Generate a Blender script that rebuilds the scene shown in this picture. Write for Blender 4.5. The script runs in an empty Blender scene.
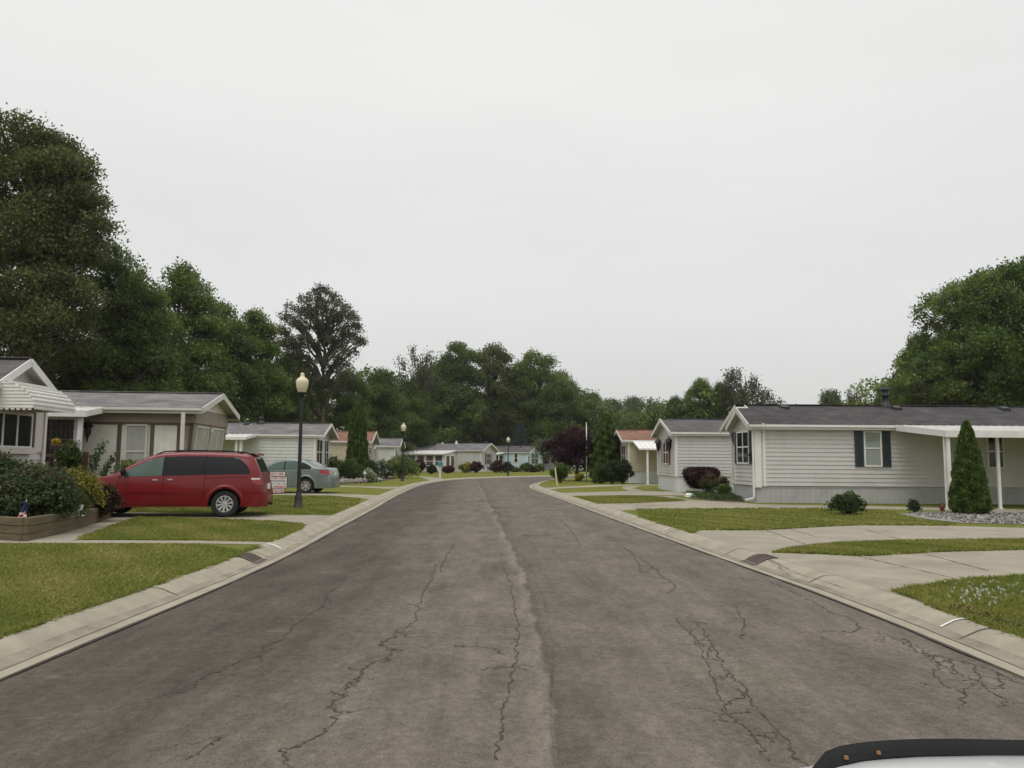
import bpy, bmesh, math, random
import numpy as np
from mathutils import Vector, Matrix
from mathutils.geometry import tessellate_polygon

SC = bpy.context.scene
COL = SC.collection

# ------------------------------------------------------------------ camera, sky, sun, exposure
F, EYE = 800.0, 1.5
PITCH, ROLL = math.atan(77 / 800), 0.007
FWD = Vector((0, math.cos(PITCH), math.sin(PITCH)))
_UP = Vector((0, -math.sin(PITCH), math.cos(PITCH)))
RGT = Vector((1, 0, 0)) * math.cos(ROLL) + _UP * math.sin(ROLL)
UPV = _UP * math.cos(ROLL) - Vector((1, 0, 0)) * math.sin(ROLL)
cd = bpy.data.cameras.new('camera')
cd.sensor_width = 36; cd.lens = F / 1024 * 36; cd.clip_end = 8000; cd.clip_start = 0.05
cam = bpy.data.objects.new('camera', cd); COL.objects.link(cam)
m = Matrix((RGT, UPV, -FWD)).transposed().to_4x4(); m.translation = (0, 0, EYE)
cam.matrix_world = m
SC.camera = cam

SUN_EL, SUN_AZ = math.radians(62), math.radians(200)     # azimuth: clockwise from +Y
w = bpy.data.worlds.new('World'); SC.world = w; w.use_nodes = True
nt = w.node_tree; nt.nodes.clear()
N = nt.nodes.new; K = nt.links.new
out = N('ShaderNodeOutputWorld'); bg = N('ShaderNodeBackground'); K(bg.outputs[0], out.inputs[0])
bg.inputs['Strength'].default_value = 0.1
sky = N('ShaderNodeTexSky'); sky.sky_type = 'NISHITA'; sky.sun_disc = False
sky.sun_elevation = SUN_EL; sky.sun_rotation = SUN_AZ; sky.dust_density = 4.0; sky.air_density = 1.0
hs = N('ShaderNodeHueSaturation'); hs.inputs['Saturation'].default_value = 0.1
K(sky.outputs[0], hs.inputs['Color'])
tc = N('ShaderNodeTexCoord'); sx = N('ShaderNodeSeparateXYZ'); K(tc.outputs['Generated'], sx.inputs[0])
rmp = N('ShaderNodeValToRGB')                              # cloud deck brightness over elevation
rmp.color_ramp.interpolation = 'EASE'
els = rmp.color_ramp.elements
els[0].position = 0.0; els[0].color = (0.46, 0.465, 0.452, 1)
els[1].position = 1.0; els[1].color = (1, 1, 1, 1)
e = els.new(0.22); e.color = (0.545, 0.55, 0.545, 1)
e = els.new(0.5); e.color = (0.60, 0.60, 0.592, 1)
K(sx.outputs['Z'], rmp.inputs[0])
mp = N('ShaderNodeMapping'); mp.inputs['Scale'].default_value = (1.3, 1.3, 4.0); K(tc.outputs['Generated'], mp.inputs[0])
nz = N('ShaderNodeTexNoise'); nz.inputs['Scale'].default_value = 1.6; nz.inputs['Detail'].default_value = 5; nz.inputs['Roughness'].default_value = 0.55
K(mp.outputs[0], nz.inputs['Vector'])
mr = N('ShaderNodeMapRange'); mr.inputs['From Min'].default_value = 0.25; mr.inputs['From Max'].default_value = 0.75
mr.inputs['To Min'].default_value = 0.96; mr.inputs['To Max'].default_value = 1.04
K(nz.outputs['Fac'], mr.inputs['Value'])
vm = N('ShaderNodeVectorMath'); vm.operation = 'SCALE'; K(rmp.outputs[0], vm.inputs[0]); K(mr.outputs[0], vm.inputs['Scale'])
vs = N('ShaderNodeVectorMath'); vs.operation = 'SCALE'; vs.inputs['Scale'].default_value = 13.2; K(vm.outputs[0], vs.inputs[0])
mx = N('ShaderNodeMix'); mx.data_type = 'RGBA'; mx.inputs['Factor'].default_value = 0.97
K(hs.outputs[0], mx.inputs[6]); K(vs.outputs[0], mx.inputs[7]); K(mx.outputs[2], bg.inputs['Color'])

sd = bpy.data.lights.new('sun', 'SUN'); sd.energy = 1.0; sd.angle = math.radians(28); sd.color = (1, 0.97, 0.92)
sun = bpy.data.objects.new('sun', sd); COL.objects.link(sun)
sdir = Vector((math.sin(SUN_AZ) * math.cos(SUN_EL), math.cos(SUN_AZ) * math.cos(SUN_EL), math.sin(SUN_EL)))
sun.rotation_euler = sdir.to_track_quat('Z', 'Y').to_euler()
sun.location = (0, -10, 30)
SC.view_settings.view_transform = 'Standard'; SC.view_settings.look = 'None'
SC.view_settings.exposure = 0.13; SC.view_settings.gamma = 1.0
SC.view_settings.use_curve_mapping = False

# ------------------------------------------------------------------ helpers: sight lines
def ray(px, py):
    return FWD + RGT * ((px - 512) / F) - UPV * ((py - 384) / F)
def gp(px, py, z=0.09):
    d = ray(px, py); t = (z - EYE) / d.z
    return Vector((d.x * t, d.y * t, z))
def at(px, py, Y):
    d = ray(px, py); t = Y / d.y
    return Vector((d.x * t, Y, EYE + d.z * t))

# ------------------------------------------------------------------ helpers: tagging, meshes
def tag(o, label=None, cat=None, group=None, kind=None):
    if label: o['label'] = label
    if cat: o['category'] = cat
    if group: o['group'] = group
    if kind: o['kind'] = kind
    return o
def empty(name, loc, rz=0.0, label=None, cat=None, group=None, kind=None):
    o = bpy.data.objects.new(name, None); COL.objects.link(o)
    o.location = loc; o.rotation_euler = (0, 0, rz); o.empty_display_size = 0.2
    return tag(o, label, cat, group, kind)
def copy_tree(o, parent=None):
    c = o.copy(); COL.objects.link(c); c.parent = parent
    for ch in o.children: copy_tree(ch, c)
    return c

class MB:
    def __init__(s): s.v = []; s.f = []; s.m = []
    def face(s, pts, mi=0):
        b = len(s.v); s.v += [tuple(p) for p in pts]; s.f.append(tuple(range(b, b + len(pts)))); s.m.append(mi)
    def box(s, lo, hi, mi=0):
        s.obox(Vector((0, 0, 0)), Vector((1, 0, 0)), Vector((0, 1, 0)), (lo[0], hi[0]), (lo[1], hi[1]), (lo[2], hi[2]), mi)
    def obox(s, O, a, n, ar, orr, zr, mi=0, up=Vector((0, 0, 1))):
        O = Vector(O); a = Vector(a); n = Vector(n); up = Vector(up)
        b = len(s.v)
        for i in ar:
            for j in orr:
                for k in zr:
                    s.v.append(tuple(O + a * i + n * j + up * k))
        for q in ((0, 1, 3, 2), (4, 6, 7, 5), (0, 4, 5, 1), (2, 3, 7, 6), (0, 2, 6, 4), (1, 5, 7, 3)):
            s.f.append(tuple(b + i for i in q)); s.m.append(mi)
    def bar(s, p, q, wd, h, mi=0, up=Vector((0, 0, 1))):
        p = Vector(p); q = Vector(q); d = q - p; L = d.length; d /= L
        sd = d.cross(up)
        if sd.length < 1e-4: sd = d.cross(Vector((1, 0, 0)))
        sd.normalize(); u2 = sd.cross(d)
        s.obox(p, d, sd, (0, L), (-wd / 2, wd / 2), (-h / 2, h / 2), mi, up=u2)
    def tube(s, pts, rad, n=8, mi=0, caps=True):
        pts = [Vector(p) for p in pts]
        if not hasattr(rad, '__len__'): rad = [rad] * len(pts)
        b = len(s.v)
        ref = Vector((0.31, 0.17, 0.93))
        for i, p in enumerate(pts):
            d = (pts[min(i + 1, len(pts) - 1)] - pts[max(i - 1, 0)]).normalized()
            x = d.cross(ref)
            if x.length < 0.05: x = d.cross(Vector((1, 0, 0)))
            x.normalize(); y = d.cross(x)
            for k in range(n):
                a = 2 * math.pi * k / n
                s.v.append(tuple(p + (x * math.cos(a) + y * math.sin(a)) * rad[i]))
        for i in range(len(pts) - 1):
            for k in range(n):
                k2 = (k + 1) % n
                s.f.append((b + i * n + k, b + i * n + k2, b + (i + 1) * n + k2, b + (i + 1) * n + k)); s.m.append(mi)
        if caps:
            s.f.append(tuple(b + k for k in range(n))); s.m.append(mi)
            e0 = b + (len(pts) - 1) * n
            s.f.append(tuple(e0 + k for k in range(n))); s.m.append(mi)
    def lathe(s, prof, n=16, c=(0, 0, 0), axis='z', mi=0):
        b = len(s.v); c = Vector(c)
        for r, h in prof:
            for k in range(n):
                a = 2 * math.pi * k / n; x, y = r * math.cos(a), r * math.sin(a)
                q = Vector((x, y, h)) if axis == 'z' else Vector((x, h, y))
                s.v.append(tuple(c + q))
        for i in range(len(prof) - 1):
            for k in range(n):
                k2 = (k + 1) % n
                s.f.append((b + i * n + k, b + i * n + k2, b + (i + 1) * n + k2, b + (i + 1) * n + k)); s.m.append(mi)
    def grid(s, P, mi=0):
        b = len(s.v); R = len(P); C = len(P[0])
        for r in P: s.v += [tuple(p) for p in r]
        for i in range(R - 1):
            for j in range(C - 1):
                s.f.append((b + i * C + j, b + i * C + j + 1, b + (i + 1) * C + j + 1, b + (i + 1) * C + j)); s.m.append(mi)
    def build(s, name, mats, parent=None, smooth=False, loc=None, weld=False, bevel=0):
        me = bpy.data.meshes.new(name); me.from_pydata(s.v, [], s.f)
        if not isinstance(mats, (list, tuple)): mats = [mats]
        for q in mats: me.materials.append(q)
        me.polygons.foreach_set('material_index', s.m)
        bm = bmesh.new(); bm.from_mesh(me)
        if weld: bmesh.ops.remove_doubles(bm, verts=bm.verts, dist=0.0006)
        bmesh.ops.recalc_face_normals(bm, faces=bm.faces)
        bm.to_mesh(me); bm.free()
        if smooth: me.polygons.foreach_set('use_smooth', [True] * len(me.polygons))
        o = bpy.data.objects.new(name, me); COL.objects.link(o)
        if parent: o.parent = parent
        if loc is not None: o.location = loc
        if bevel:
            md = o.modifiers.new('bevel', 'BEVEL'); md.width = bevel; md.segments = 2; md.limit_method = 'ANGLE'
        return o

# ------------------------------------------------------------------ materials
def new_mat(name):
    mt = bpy.data.materials.new(name); mt.use_nodes = True
    t = mt.node_tree; p = t.nodes['Principled BSDF']
    return mt, t, p, t.nodes.new, t.links.new
def M(name, c, rough=0.7, var=0.12, vs=3.0, bump=0.0, bs=60.0, metal=0.0, coat=0.0, spec=0.5, stretch=(1, 1, 1), dirt=None):
    mt, t, p, N, K = new_mat(name)
    p.inputs['Roughness'].default_value = rough; p.inputs['Metallic'].default_value = metal
    p.inputs['Specular IOR Level'].default_value = spec
    if coat: p.inputs['Coat Weight'].default_value = coat; p.inputs['Coat Roughness'].default_value = 0.06
    tc = N('ShaderNodeTexCoord'); mp = N('ShaderNodeMapping'); mp.inputs['Scale'].default_value = stretch
    K(tc.outputs['Object'], mp.inputs[0])
    n = N('ShaderNodeTexNoise'); n.inputs['Scale'].default_value = vs; n.inputs['Detail'].default_value = 6; n.inputs['Roughness'].default_value = 0.65
    K(mp.outputs[0], n.inputs['Vector'])
    r = N('ShaderNodeValToRGB'); r.color_ramp.elements[0].position = 0.3; r.color_ramp.elements[1].position = 0.7
    r.color_ramp.elements[0].color = (*[x * (1 - var) for x in c], 1); r.color_ramp.elements[1].color = (*[x * (1 + var) for x in c], 1)
    K(n.outputs['Fac'], r.inputs[0]); src = r.outputs[0]
    if dirt:
        dcol, amt, dsc = dirt
        n3 = N('ShaderNodeTexNoise'); n3.inputs['Scale'].default_value = dsc; n3.inputs['Detail'].default_value = 7; n3.inputs['Roughness'].default_value = 0.7
        K(tc.outputs['Object'], n3.inputs['Vector'])
        m3 = N('ShaderNodeMapRange'); m3.inputs['From Min'].default_value = 0.48; m3.inputs['From Max'].default_value = 0.75; m3.inputs['To Max'].default_value = amt
        K(n3.outputs['Fac'], m3.inputs['Value'])
        x = N('ShaderNodeMix'); x.data_type = 'RGBA'; K(m3.outputs[0], x.inputs['Factor']); K(src, x.inputs[6]); x.inputs[7].default_value = (*dcol, 1); src = x.outputs[2]
    K(src, p.inputs['Base Color'])
    if bump:
        n2 = N('ShaderNodeTexNoise'); n2.inputs['Scale'].default_value = bs; n2.inputs['Detail'].default_value = 4
        K(mp.outputs[0], n2.inputs['Vector'])
        b = N('ShaderNodeBump'); b.inputs['Strength'].default_value = bump; b.inputs['Distance'].default_value = 0.02
        K(n2.outputs['Fac'], b.inputs['Height']); K(b.outputs[0], p.inputs['Normal'])
    return mt
def leafmat(name, c0, c1, c2, rough=0.6, trans=0.36):
    mt, t, p, N, K = new_mat(name)
    a = N('ShaderNodeAttribute'); a.attribute_name = 'tint'
    r = N('ShaderNodeValToRGB'); e = r.color_ramp.elements
    e[0].position = 0.0; e[0].color = (*c0, 1); e[1].position = 1.0; e[1].color = (*c2, 1); q = e.new(0.5); q.color = (*c1, 1)
    K(a.outputs['Fac'], r.inputs[0]); K(r.outputs[0], p.inputs['Base Color'])
    p.inputs['Roughness'].default_value = rough; p.inputs['Specular IOR Level'].default_value = 0.3
    tr = N('ShaderNodeBsdfTranslucent'); K(r.outputs[0], tr.inputs['Color'])
    mxs = N('ShaderNodeMixShader'); mxs.inputs[0].default_value = trans
    K(p.outputs[0], mxs.inputs[1]); K(tr.outputs[0], mxs.inputs[2]); K(mxs.outputs[0], t.nodes['Material Output'].inputs[0])
    return mt

def shingle(name, c, var=0.22):
    mt, t, p, N, K = new_mat(name)
    tc = N('ShaderNodeTexCoord')
    br = N('ShaderNodeTexBrick'); br.inputs['Scale'].default_value = 1.0
    br.inputs['Brick Width'].default_value = 0.33; br.inputs['Row Height'].default_value = 0.14; br.inputs['Mortar Size'].default_value = 0.006
    br.inputs['Color1'].default_value = (*[x * (1 - var) for x in c], 1); br.inputs['Color2'].default_value = (*[x * (1 + var) for x in c], 1)
    br.inputs['Mortar'].default_value = (*[x * 0.5 for x in c], 1); br.inputs['Bias'].default_value = 0.0
    K(tc.outputs['Object'], br.inputs['Vector'])
    n = N('ShaderNodeTexNoise'); n.inputs['Scale'].default_value = 1.3; n.inputs['Detail'].default_value = 8; K(tc.outputs['Object'], n.inputs['Vector'])
    r = N('ShaderNodeMapRange'); r.inputs['From Min'].default_value = 0.3; r.inputs['From Max'].default_value = 0.7; r.inputs['To Min'].default_value = 0.8; r.inputs['To Max'].default_value = 1.25
    K(n.outputs['Fac'], r.inputs['Value'])
    n2 = N('ShaderNodeTexNoise'); n2.inputs['Scale'].default_value = 40; n2.inputs['Detail'].default_value = 3; K(tc.outputs['Object'], n2.inputs['Vector'])
    r2 = N('ShaderNodeMapRange'); r2.inputs['From Min'].default_value = 0.3; r2.inputs['From Max'].default_value = 0.7; r2.inputs['To Min'].default_value = 0.75; r2.inputs['To Max'].default_value = 1.25
    K(n2.outputs['Fac'], r2.inputs['Value'])
    mm = N('ShaderNodeMath'); mm.operation = 'MULTIPLY'; K(r.outputs[0], mm.inputs[0]); K(r2.outputs[0], mm.inputs[1])
    v = N('ShaderNodeVectorMath'); v.operation = 'SCALE'; K(br.outputs['Color'], v.inputs[0]); K(mm.outputs[0], v.inputs['Scale'])
    K(v.outputs[0], p.inputs['Base Color']); p.inputs['Roughness'].default_value = 0.9
    b = N('ShaderNodeBump'); b.inputs['Strength'].default_value = 0.5; b.inputs['Distance'].default_value = 0.01
    K(br.outputs['Fac'], b.inputs['Height']); b.invert = True; K(b.outputs[0], p.inputs['Normal'])
    return mt

def asphalt_mat():
    mt, t, p, N, K = new_mat('asphalt')
    g = N('ShaderNodeNewGeometry'); pos = g.outputs['Position']
    def noise(sc, stretch, det=6, rough=0.6):
        mp = N('ShaderNodeMapping'); mp.inputs['Scale'].default_value = stretch; K(pos, mp.inputs[0])
        n = N('ShaderNodeTexNoise'); n.inputs['Scale'].default_value = sc; n.inputs['Detail'].default_value = det; n.inputs['Roughness'].default_value = rough
        K(mp.outputs[0], n.inputs['Vector']); return n.outputs['Fac']
    def mrange(v, a, b, c, d):
        q = N('ShaderNodeMapRange'); q.inputs['From Min'].default_value = a; q.inputs['From Max'].default_value = b
        q.inputs['To Min'].default_value = c; q.inputs['To Max'].default_value = d; K(v, q.inputs['Value']); return q.outputs[0]
    def math2(op, a, b):
        q = N('ShaderNodeMath'); q.operation = op
        for i, x in enumerate((a, b)):
            if isinstance(x, (int, float)): q.inputs[i].default_value = x
            else: K(x, q.inputs[i])
        return q.outputs[0]
    sp = N('ShaderNodeSeparateXYZ'); K(pos, sp.inputs[0])
    big = noise(0.55, (1, 0.3, 1), 4)
    # the lane drifts left with distance
    xl = math2('ADD', sp.outputs['X'], math2('MULTIPLY', math2('MAXIMUM', math2('SUBTRACT', sp.outputs['Y'], 10), 0.0), 0.055))
    xw = math2('ADD', xl, mrange(big, 0.3, 0.7, -0.55, 0.55))
    seam_n = math2('ADD', xl, mrange(noise(1.6, (1, 0.5, 1), 5), 0.3, 0.7, -0.09, 0.09))
    sr_ = N('ShaderNodeValToRGB'); K(mrange(seam_n, -1.0, 1.5, 0.0, 1.0), sr_.inputs[0])
    e = sr_.color_ramp.elements; e[0].position = 0.0; e[0].color = (1, 1, 1, 1); e[1].position = 1.0; e[1].color = (1, 1, 1, 1)
    for ps, v in ((0.36, 1.0), (0.435, 1.02), (0.455, 1.20), (0.482, 1.28), (0.500, 0.74), (0.53, 0.86), (0.62, 1.0)):
        q = e.new(ps); q.color = (v, v, v, 1)
    lane = N('ShaderNodeValToRGB'); K(mrange(xw, -4.0, 4.0, 0.0, 1.0), lane.inputs[0])
    e = lane.color_ramp.elements
    e[0].position = 0.0; e[0].color = (0.78,) * 3 + (1,)
    e[1].position = 1.0; e[1].color = (0.9,) * 3 + (1,)
    for ps, v in ((0.12, 0.62), (0.27, 0.66), (0.37, 1.0), (0.46, 1.04), (0.58, 0.98), (0.70, 1.06), (0.8, 0.94), (0.9, 1.06)):
        q = e.new(ps); q.color = (v, v, v, 1)
    med = mrange(noise(1.7, (1, 0.45, 1), 8, 0.72), 0.32, 0.68, 0.72, 1.25)
    str_ = mrange(noise(2.6, (1.7, 0.16, 1), 6, 0.7), 0.3, 0.7, 0.86, 1.14)
    fine = math2('MULTIPLY', mrange(noise(90, (1, 1, 1), 4, 0.8), 0.3, 0.7, 0.55, 1.45), mrange(noise(17, (1, .8, 1), 6, 0.8), 0.32, 0.68, 0.70, 1.28))
    v = math2('MULTIPLY', math2('MULTIPLY', math2('MULTIPLY', lane.outputs[0], sr_.outputs[0]), med), math2('MULTIPLY', str_, fine))
    # pale scuffed patches in the dark lane
    sc_ = mrange(noise(1.15, (0.5, 1.5, 1), 9, 0.75), 0.6, 0.68, 0.0, 0.42)
    v = math2('ADD', v, math2('MULTIPLY', sc_, mrange(xw, -1.6, -0.6, 1.0, 0.15)))
    # oily dark blotches
    ob = mrange(noise(0.42, (1, 0.55, 1), 8, 0.7), 0.58, 0.70, 1.0, 0.66)
    v = math2('MULTIPLY', v, ob)
    hue = N('ShaderNodeMix'); hue.data_type = 'RGBA'; K(mrange(noise(0.9, (1, 0.6, 1), 5), 0.35, 0.65, 0, 1), hue.inputs['Factor'])
    hue.inputs[6].default_value = (0.144, 0.124, 0.106, 1); hue.inputs[7].default_value = (0.136, 0.119, 0.097, 1)
    s = N('ShaderNodeVectorMath'); s.operation = 'SCALE'; K(hue.outputs[2], s.inputs[0]); K(v, s.inputs['Scale'])
    K(s.outputs[0], p.inputs['Base Color']); p.inputs['Roughness'].default_value = 0.9; p.inputs['Specular IOR Level'].default_value = 0.08
    b = N('ShaderNodeBump'); b.inputs['Strength'].default_value = 0.6; b.inputs['Distance'].default_value = 0.008
    K(noise(110, (1, 1, 1), 3), b.inputs['Height']); K(b.outputs[0], p.inputs['Normal'])
    return mt

def lawn_mat():
    mt, t, p, N, K = new_mat('lawn_grass')
    g = N('ShaderNodeNewGeometry'); pos = g.outputs['Position']
    def noise(sc, det=6, rough=0.65, stretch=(1, 1, 1)):
        mp = N('ShaderNodeMapping'); mp.inputs['Scale'].default_value = stretch; K(pos, mp.inputs[0])
        n = N('ShaderNodeTexNoise'); n.inputs['Scale'].default_value = sc; n.inputs['Detail'].default_value = det; n.inputs['Roughness'].default_value = rough
        K(mp.outputs[0], n.inputs['Vector']); return n.outputs['Fac']
    r = N('ShaderNodeValToRGB'); e = r.color_ramp.elements
    e[0].position = 0.28; e[0].color = (0.118, 0.148, 0.025, 1); e[1].position = 0.75; e[1].color = (0.215, 0.190, 0.052, 1)
    q = e.new(0.5); q.color = (0.150, 0.165, 0.032, 1)
    K(noise(0.8, 8, 0.7), r.inputs[0])
    f = N('ShaderNodeMapRange'); f.inputs['From Min'].default_value = 0.3; f.inputs['From Max'].default_value = 0.7; f.inputs['To Min'].default_value = 0.55; f.inputs['To Max'].default_value = 1.4
    K(noise(38, 5, 0.75), f.inputs['Value'])
    v = N('ShaderNodeVectorMath'); v.operation = 'SCALE'; K(r.outputs[0], v.inputs[0]); K(f.outputs[0], v.inputs['Scale'])
    K(v.outputs[0], p.inputs['Base Color']); p.inputs['Roughness'].default_value = 0.95; p.inputs['Specular IOR Level'].default_value = 0.1
    b = N('ShaderNodeBump'); b.inputs['Strength'].default_value = 1.0; b.inputs['Distance'].default_value = 0.03
    K(noise(45, 4), b.inputs['Height']); K(b.outputs[0], p.inputs['Normal'])
    return mt

def glass_mat(name, tint=(0.02, 0.024, 0.026), rough=0.04, spec=0.6):
    mt, t, p, N, K = new_mat(name)
    n = N('ShaderNodeTexNoise'); n.inputs['Scale'].default_value = 2.0
    r = N('ShaderNodeValToRGB'); r.color_ramp.elements[0].color = (*[x * 0.6 for x in tint], 1); r.color_ramp.elements[1].color = (*[x * 1.4 for x in tint], 1)
    tc = N('ShaderNodeTexCoord'); K(tc.outputs['Object'], n.inputs['Vector']); K(n.outputs['Fac'], r.inputs[0]); K(r.outputs[0], p.inputs['Base Color'])
    p.inputs['Roughness'].default_value = rough; p.inputs['Specular IOR Level'].default_value = spec
    return mt
def clear_glass(name, tint=(0.93, 0.94, 0.92), refl=0.05):
    mt, t, p, N, K = new_mat(name)
    tr = N('ShaderNodeBsdfTransparent'); tr.inputs[0].default_value = (*tint, 1)
    gl = N('ShaderNodeBsdfGlossy'); gl.inputs['Roughness'].default_value = 0.03
    lw = N('ShaderNodeLayerWeight'); lw.inputs['Blend'].default_value = refl
    lw.inputs['Blend'].default_value = 0.5
    pw = N('ShaderNodeMath'); pw.operation = 'POWER'; pw.inputs[1].default_value = 4.0; K(lw.outputs['Facing'], pw.inputs[0])
    ma = N('ShaderNodeMath'); ma.operation = 'MULTIPLY_ADD'; ma.inputs[1].default_value = 0.55; ma.inputs[2].default_value = refl; K(pw.outputs[0], ma.inputs[0])
    mxs = N('ShaderNodeMixShader'); K(ma.outputs[0], mxs.inputs[0]); K(tr.outputs[0], mxs.inputs[1]); K(gl.outputs[0], mxs.inputs[2])
    K(mxs.outputs[0], t.nodes['Material Output'].inputs[0])
    return mt

GRIME = ((0.16, 0.15, 0.12), 0.30, 0.9)
T = {}
T['asphalt'] = asphalt_mat(); T['lawn'] = lawn_mat()
T['crack'] = M('crack_tar', (0.052, 0.041, 0.033), 0.95, 0.3, 8)
T['seam'] = M('asphalt_seam', (0.136, 0.120, 0.104), 0.9, 0.30, 9, 0.6, 90)
T['concrete'] = M('concrete', (0.285, 0.252, 0.192), 0.9, 0.16, 1.6, 0.35, 70, dirt=((0.15, 0.13, 0.10), 0.8, 0.55))
T['kerb'] = M('kerb_concrete', (0.315, 0.282, 0.212), 0.9, 0.15, 2.5, 0.4, 80, dirt=((0.16, 0.145, 0.115), 0.55, 1.2))
T['gutterdirt'] = M('gutter_dirt', (0.235, 0.208, 0.158), 0.95, 0.3, 3, 0.3, 60)
T['joint'] = M('joint_dirt', (0.075, 0.065, 0.05), 0.95, 0.3, 6)
T['gravel'] = M('gravel', (0.25, 0.235, 0.22), 0.95, 0.35, 25, 1.0, 60)
T['soil'] = M('mulch', (0.06, 0.04, 0.028), 0.95, 0.35, 20, 0.8, 50)
T['paint_white'] = M('white_paint', (0.72, 0.72, 0.70), 0.5, 0.04, 3, dirt=((0.4, 0.38, 0.34), 0.25, 2))
T['trim'] = M('white_trim', (0.70, 0.69, 0.665), 0.55, 0.04, 2, dirt=((0.4, 0.38, 0.33), 0.35, 1.5))
T['cream_trim'] = M('cream_trim', (0.60, 0.58, 0.53), 0.55, 0.05, 2, dirt=((0.35, 0.33, 0.28), 0.35, 1.5))
T['siding_grey'] = M('grey_vinyl_siding', (0.525, 0.512, 0.494), 0.55, 0.04, 1.2, dirt=GRIME)
T['siding_white'] = M('white_vinyl_siding', (0.56, 0.56, 0.54), 0.55, 0.05, 1.2, dirt=GRIME)
T['siding_tan'] = M('tan_siding', (0.50, 0.445, 0.30), 0.6, 0.05, 1.2, dirt=GRIME)
T['siding_blue'] = M('blue_siding', (0.47, 0.62, 0.68), 0.6, 0.05, 1.2, dirt=GRIME)
T['panel_cream'] = M('cream_panel', (0.76, 0.735, 0.66), 0.6, 0.05, 1.0, dirt=GRIME)
T['panel_brown'] = M('brown_panel', (0.30, 0.25, 0.20), 0.7, 0.08, 1.5, dirt=GRIME)
T['brown_trim'] = M('brown_trim', (0.10, 0.07, 0.06), 0.7, 0.1, 3)
T['skirt_grey'] = M('grey_skirting', (0.40, 0.395, 0.39), 0.65, 0.06, 1.2, dirt=((0.2, 0.19, 0.16), 0.45, 1.5))
T['skirt_white'] = M('white_skirting', (0.62, 0.62, 0.61), 0.6, 0.05, 1.5, dirt=GRIME)
T['soffit'] = M('soffit', (0.50, 0.49, 0.46), 0.7, 0.05, 2)
T['roof_dark'] = shingle('dark_shingles', (0.046, 0.042, 0.042), .35)
T['roof_grey'] = shingle('grey_shingles', (0.150, 0.145, 0.143))
T['roof_mid'] = shingle('mid_grey_shingles', (0.085, 0.078, 0.078))
T['roof_orange'] = shingle('orange_shingles', (0.205, 0.102, 0.066))
T['shutter_green'] = M('dark_green_shutter', (0.022, 0.036, 0.036), 0.6, 0.1, 4)
T['shutter_red'] = M('dark_red_shutter', (0.12, 0.028, 0.03), 0.6, 0.1, 4)
T['pane'] = glass_mat('window_pane')
T['pane_dark'] = glass_mat('dark_window_pane', (0.008, 0.008, 0.009), 0.12)
T['pane_mauve'] = glass_mat('mauve_curtained_pane', (0.09, 0.04, 0.045), 0.1)
T['clear'] = clear_glass('clear_glass')
T['curtain'] = M('net_curtain', (0.47, 0.465, 0.44), 0.9, 0.12, 1.0, stretch=(14, 14, 0.4))
T['blind'] = M('window_blind', (0.30, 0.33, 0.32), 0.8, 0.06, 2)
T['black'] = M('black_metal', (0.012, 0.012, 0.013), 0.5, 0.15, 4)
T['black_pl'] = M('black_plastic', (0.012, 0.012, 0.013), 0.7, 0.15, 4, spec=0.2)
T['rubber'] = M('tyre_rubber', (0.018, 0.018, 0.018), 0.9, 0.2, 6)
T['alloy'] = M('alloy', (0.55, 0.55, 0.54), 0.35, 0.06, 5, metal=0.7)
T['red_paint'] = M('red_car_paint', (0.170, 0.007, 0.009), 0.34, 0.05, 1.0, coat=0.4, spec=0.3)
T['green_paint'] = M('grey_green_car_paint', (0.165, 0.198, 0.182), 0.35, 0.04, 1.0, coat=0.5, metal=0.25)
T['white_paintcar'] = M('white_car_paint', (0.74, 0.74, 0.74), 0.3, 0.02, 1.0, coat=0.8)
T['tint_glass'] = glass_mat('tinted_car_glass', (0.006, 0.006, 0.007), 0.03, 0.3)
T['car_clear'] = glass_mat('greenish_car_glass', (0.045, 0.085, 0.065), 0.04)
T['tail_red'] = M('tail_lamp_red', (0.30, 0.012, 0.015), 0.15, 0.1, 5, coat=0.5)
T['lamp_clear'] = M('clear_lens', (0.65, 0.55, 0.52), 0.15, 0.1, 5, coat=0.5)
T['globe'] = M('cream_lamp_globe', (0.66, 0.60, 0.40), 0.4, 0.05, 3)
T['wood'] = M('weathered_timber', (0.125, 0.098, 0.052), 0.9, 0.3, 2.2, 0.6, 18, stretch=(1, 1, 6), dirt=((0.07, 0.065, 0.03), 0.7, 1.5))
T['redwood'] = M('red_brown_wood', (0.13, 0.045, 0.03), 0.8, 0.2, 4)
T['bark'] = M('bark', (0.085, 0.072, 0.058), 0.95, 0.35, 3, 0.9, 14, stretch=(1, 1, 0.3))
T['iron'] = M('rusty_iron', (0.115, 0.085, 0.072), 0.9, 0.35, 10, 0.5, 50)
T['stone'] = M('grey_stone', (0.24, 0.22, 0.20), 0.9, 0.25, 4, 0.6, 20)
T['sign_white'] = M('sign_white', (0.70, 0.68, 0.66), 0.5, 0.04, 4)
T['sign_red'] = M('sign_red', (0.52, 0.05, 0.05), 0.5, 0.08, 6)
T['sign_dark'] = M('sign_dark', (0.05, 0.05, 0.09), 0.5, 0.08, 6)
T['flag_red'] = M('flag_red', (0.42, 0.03, 0.045), 0.8, 0.08, 6)
T['flag_blue'] = M('flag_blue', (0.025, 0.03, 0.10), 0.8, 0.08, 6)
T['yellow_paint'] = M('pale_yellow_paint', (0.60, 0.54, 0.25), 0.6, 0.06, 3)
T['amber'] = M('amber_clip', (0.22, 0.12, 0.03), 0.5, 0.1, 5)
T['dark_red'] = M('dark_red_enamel', (0.12, 0.015, 0.015), 0.5, 0.1, 5)
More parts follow.
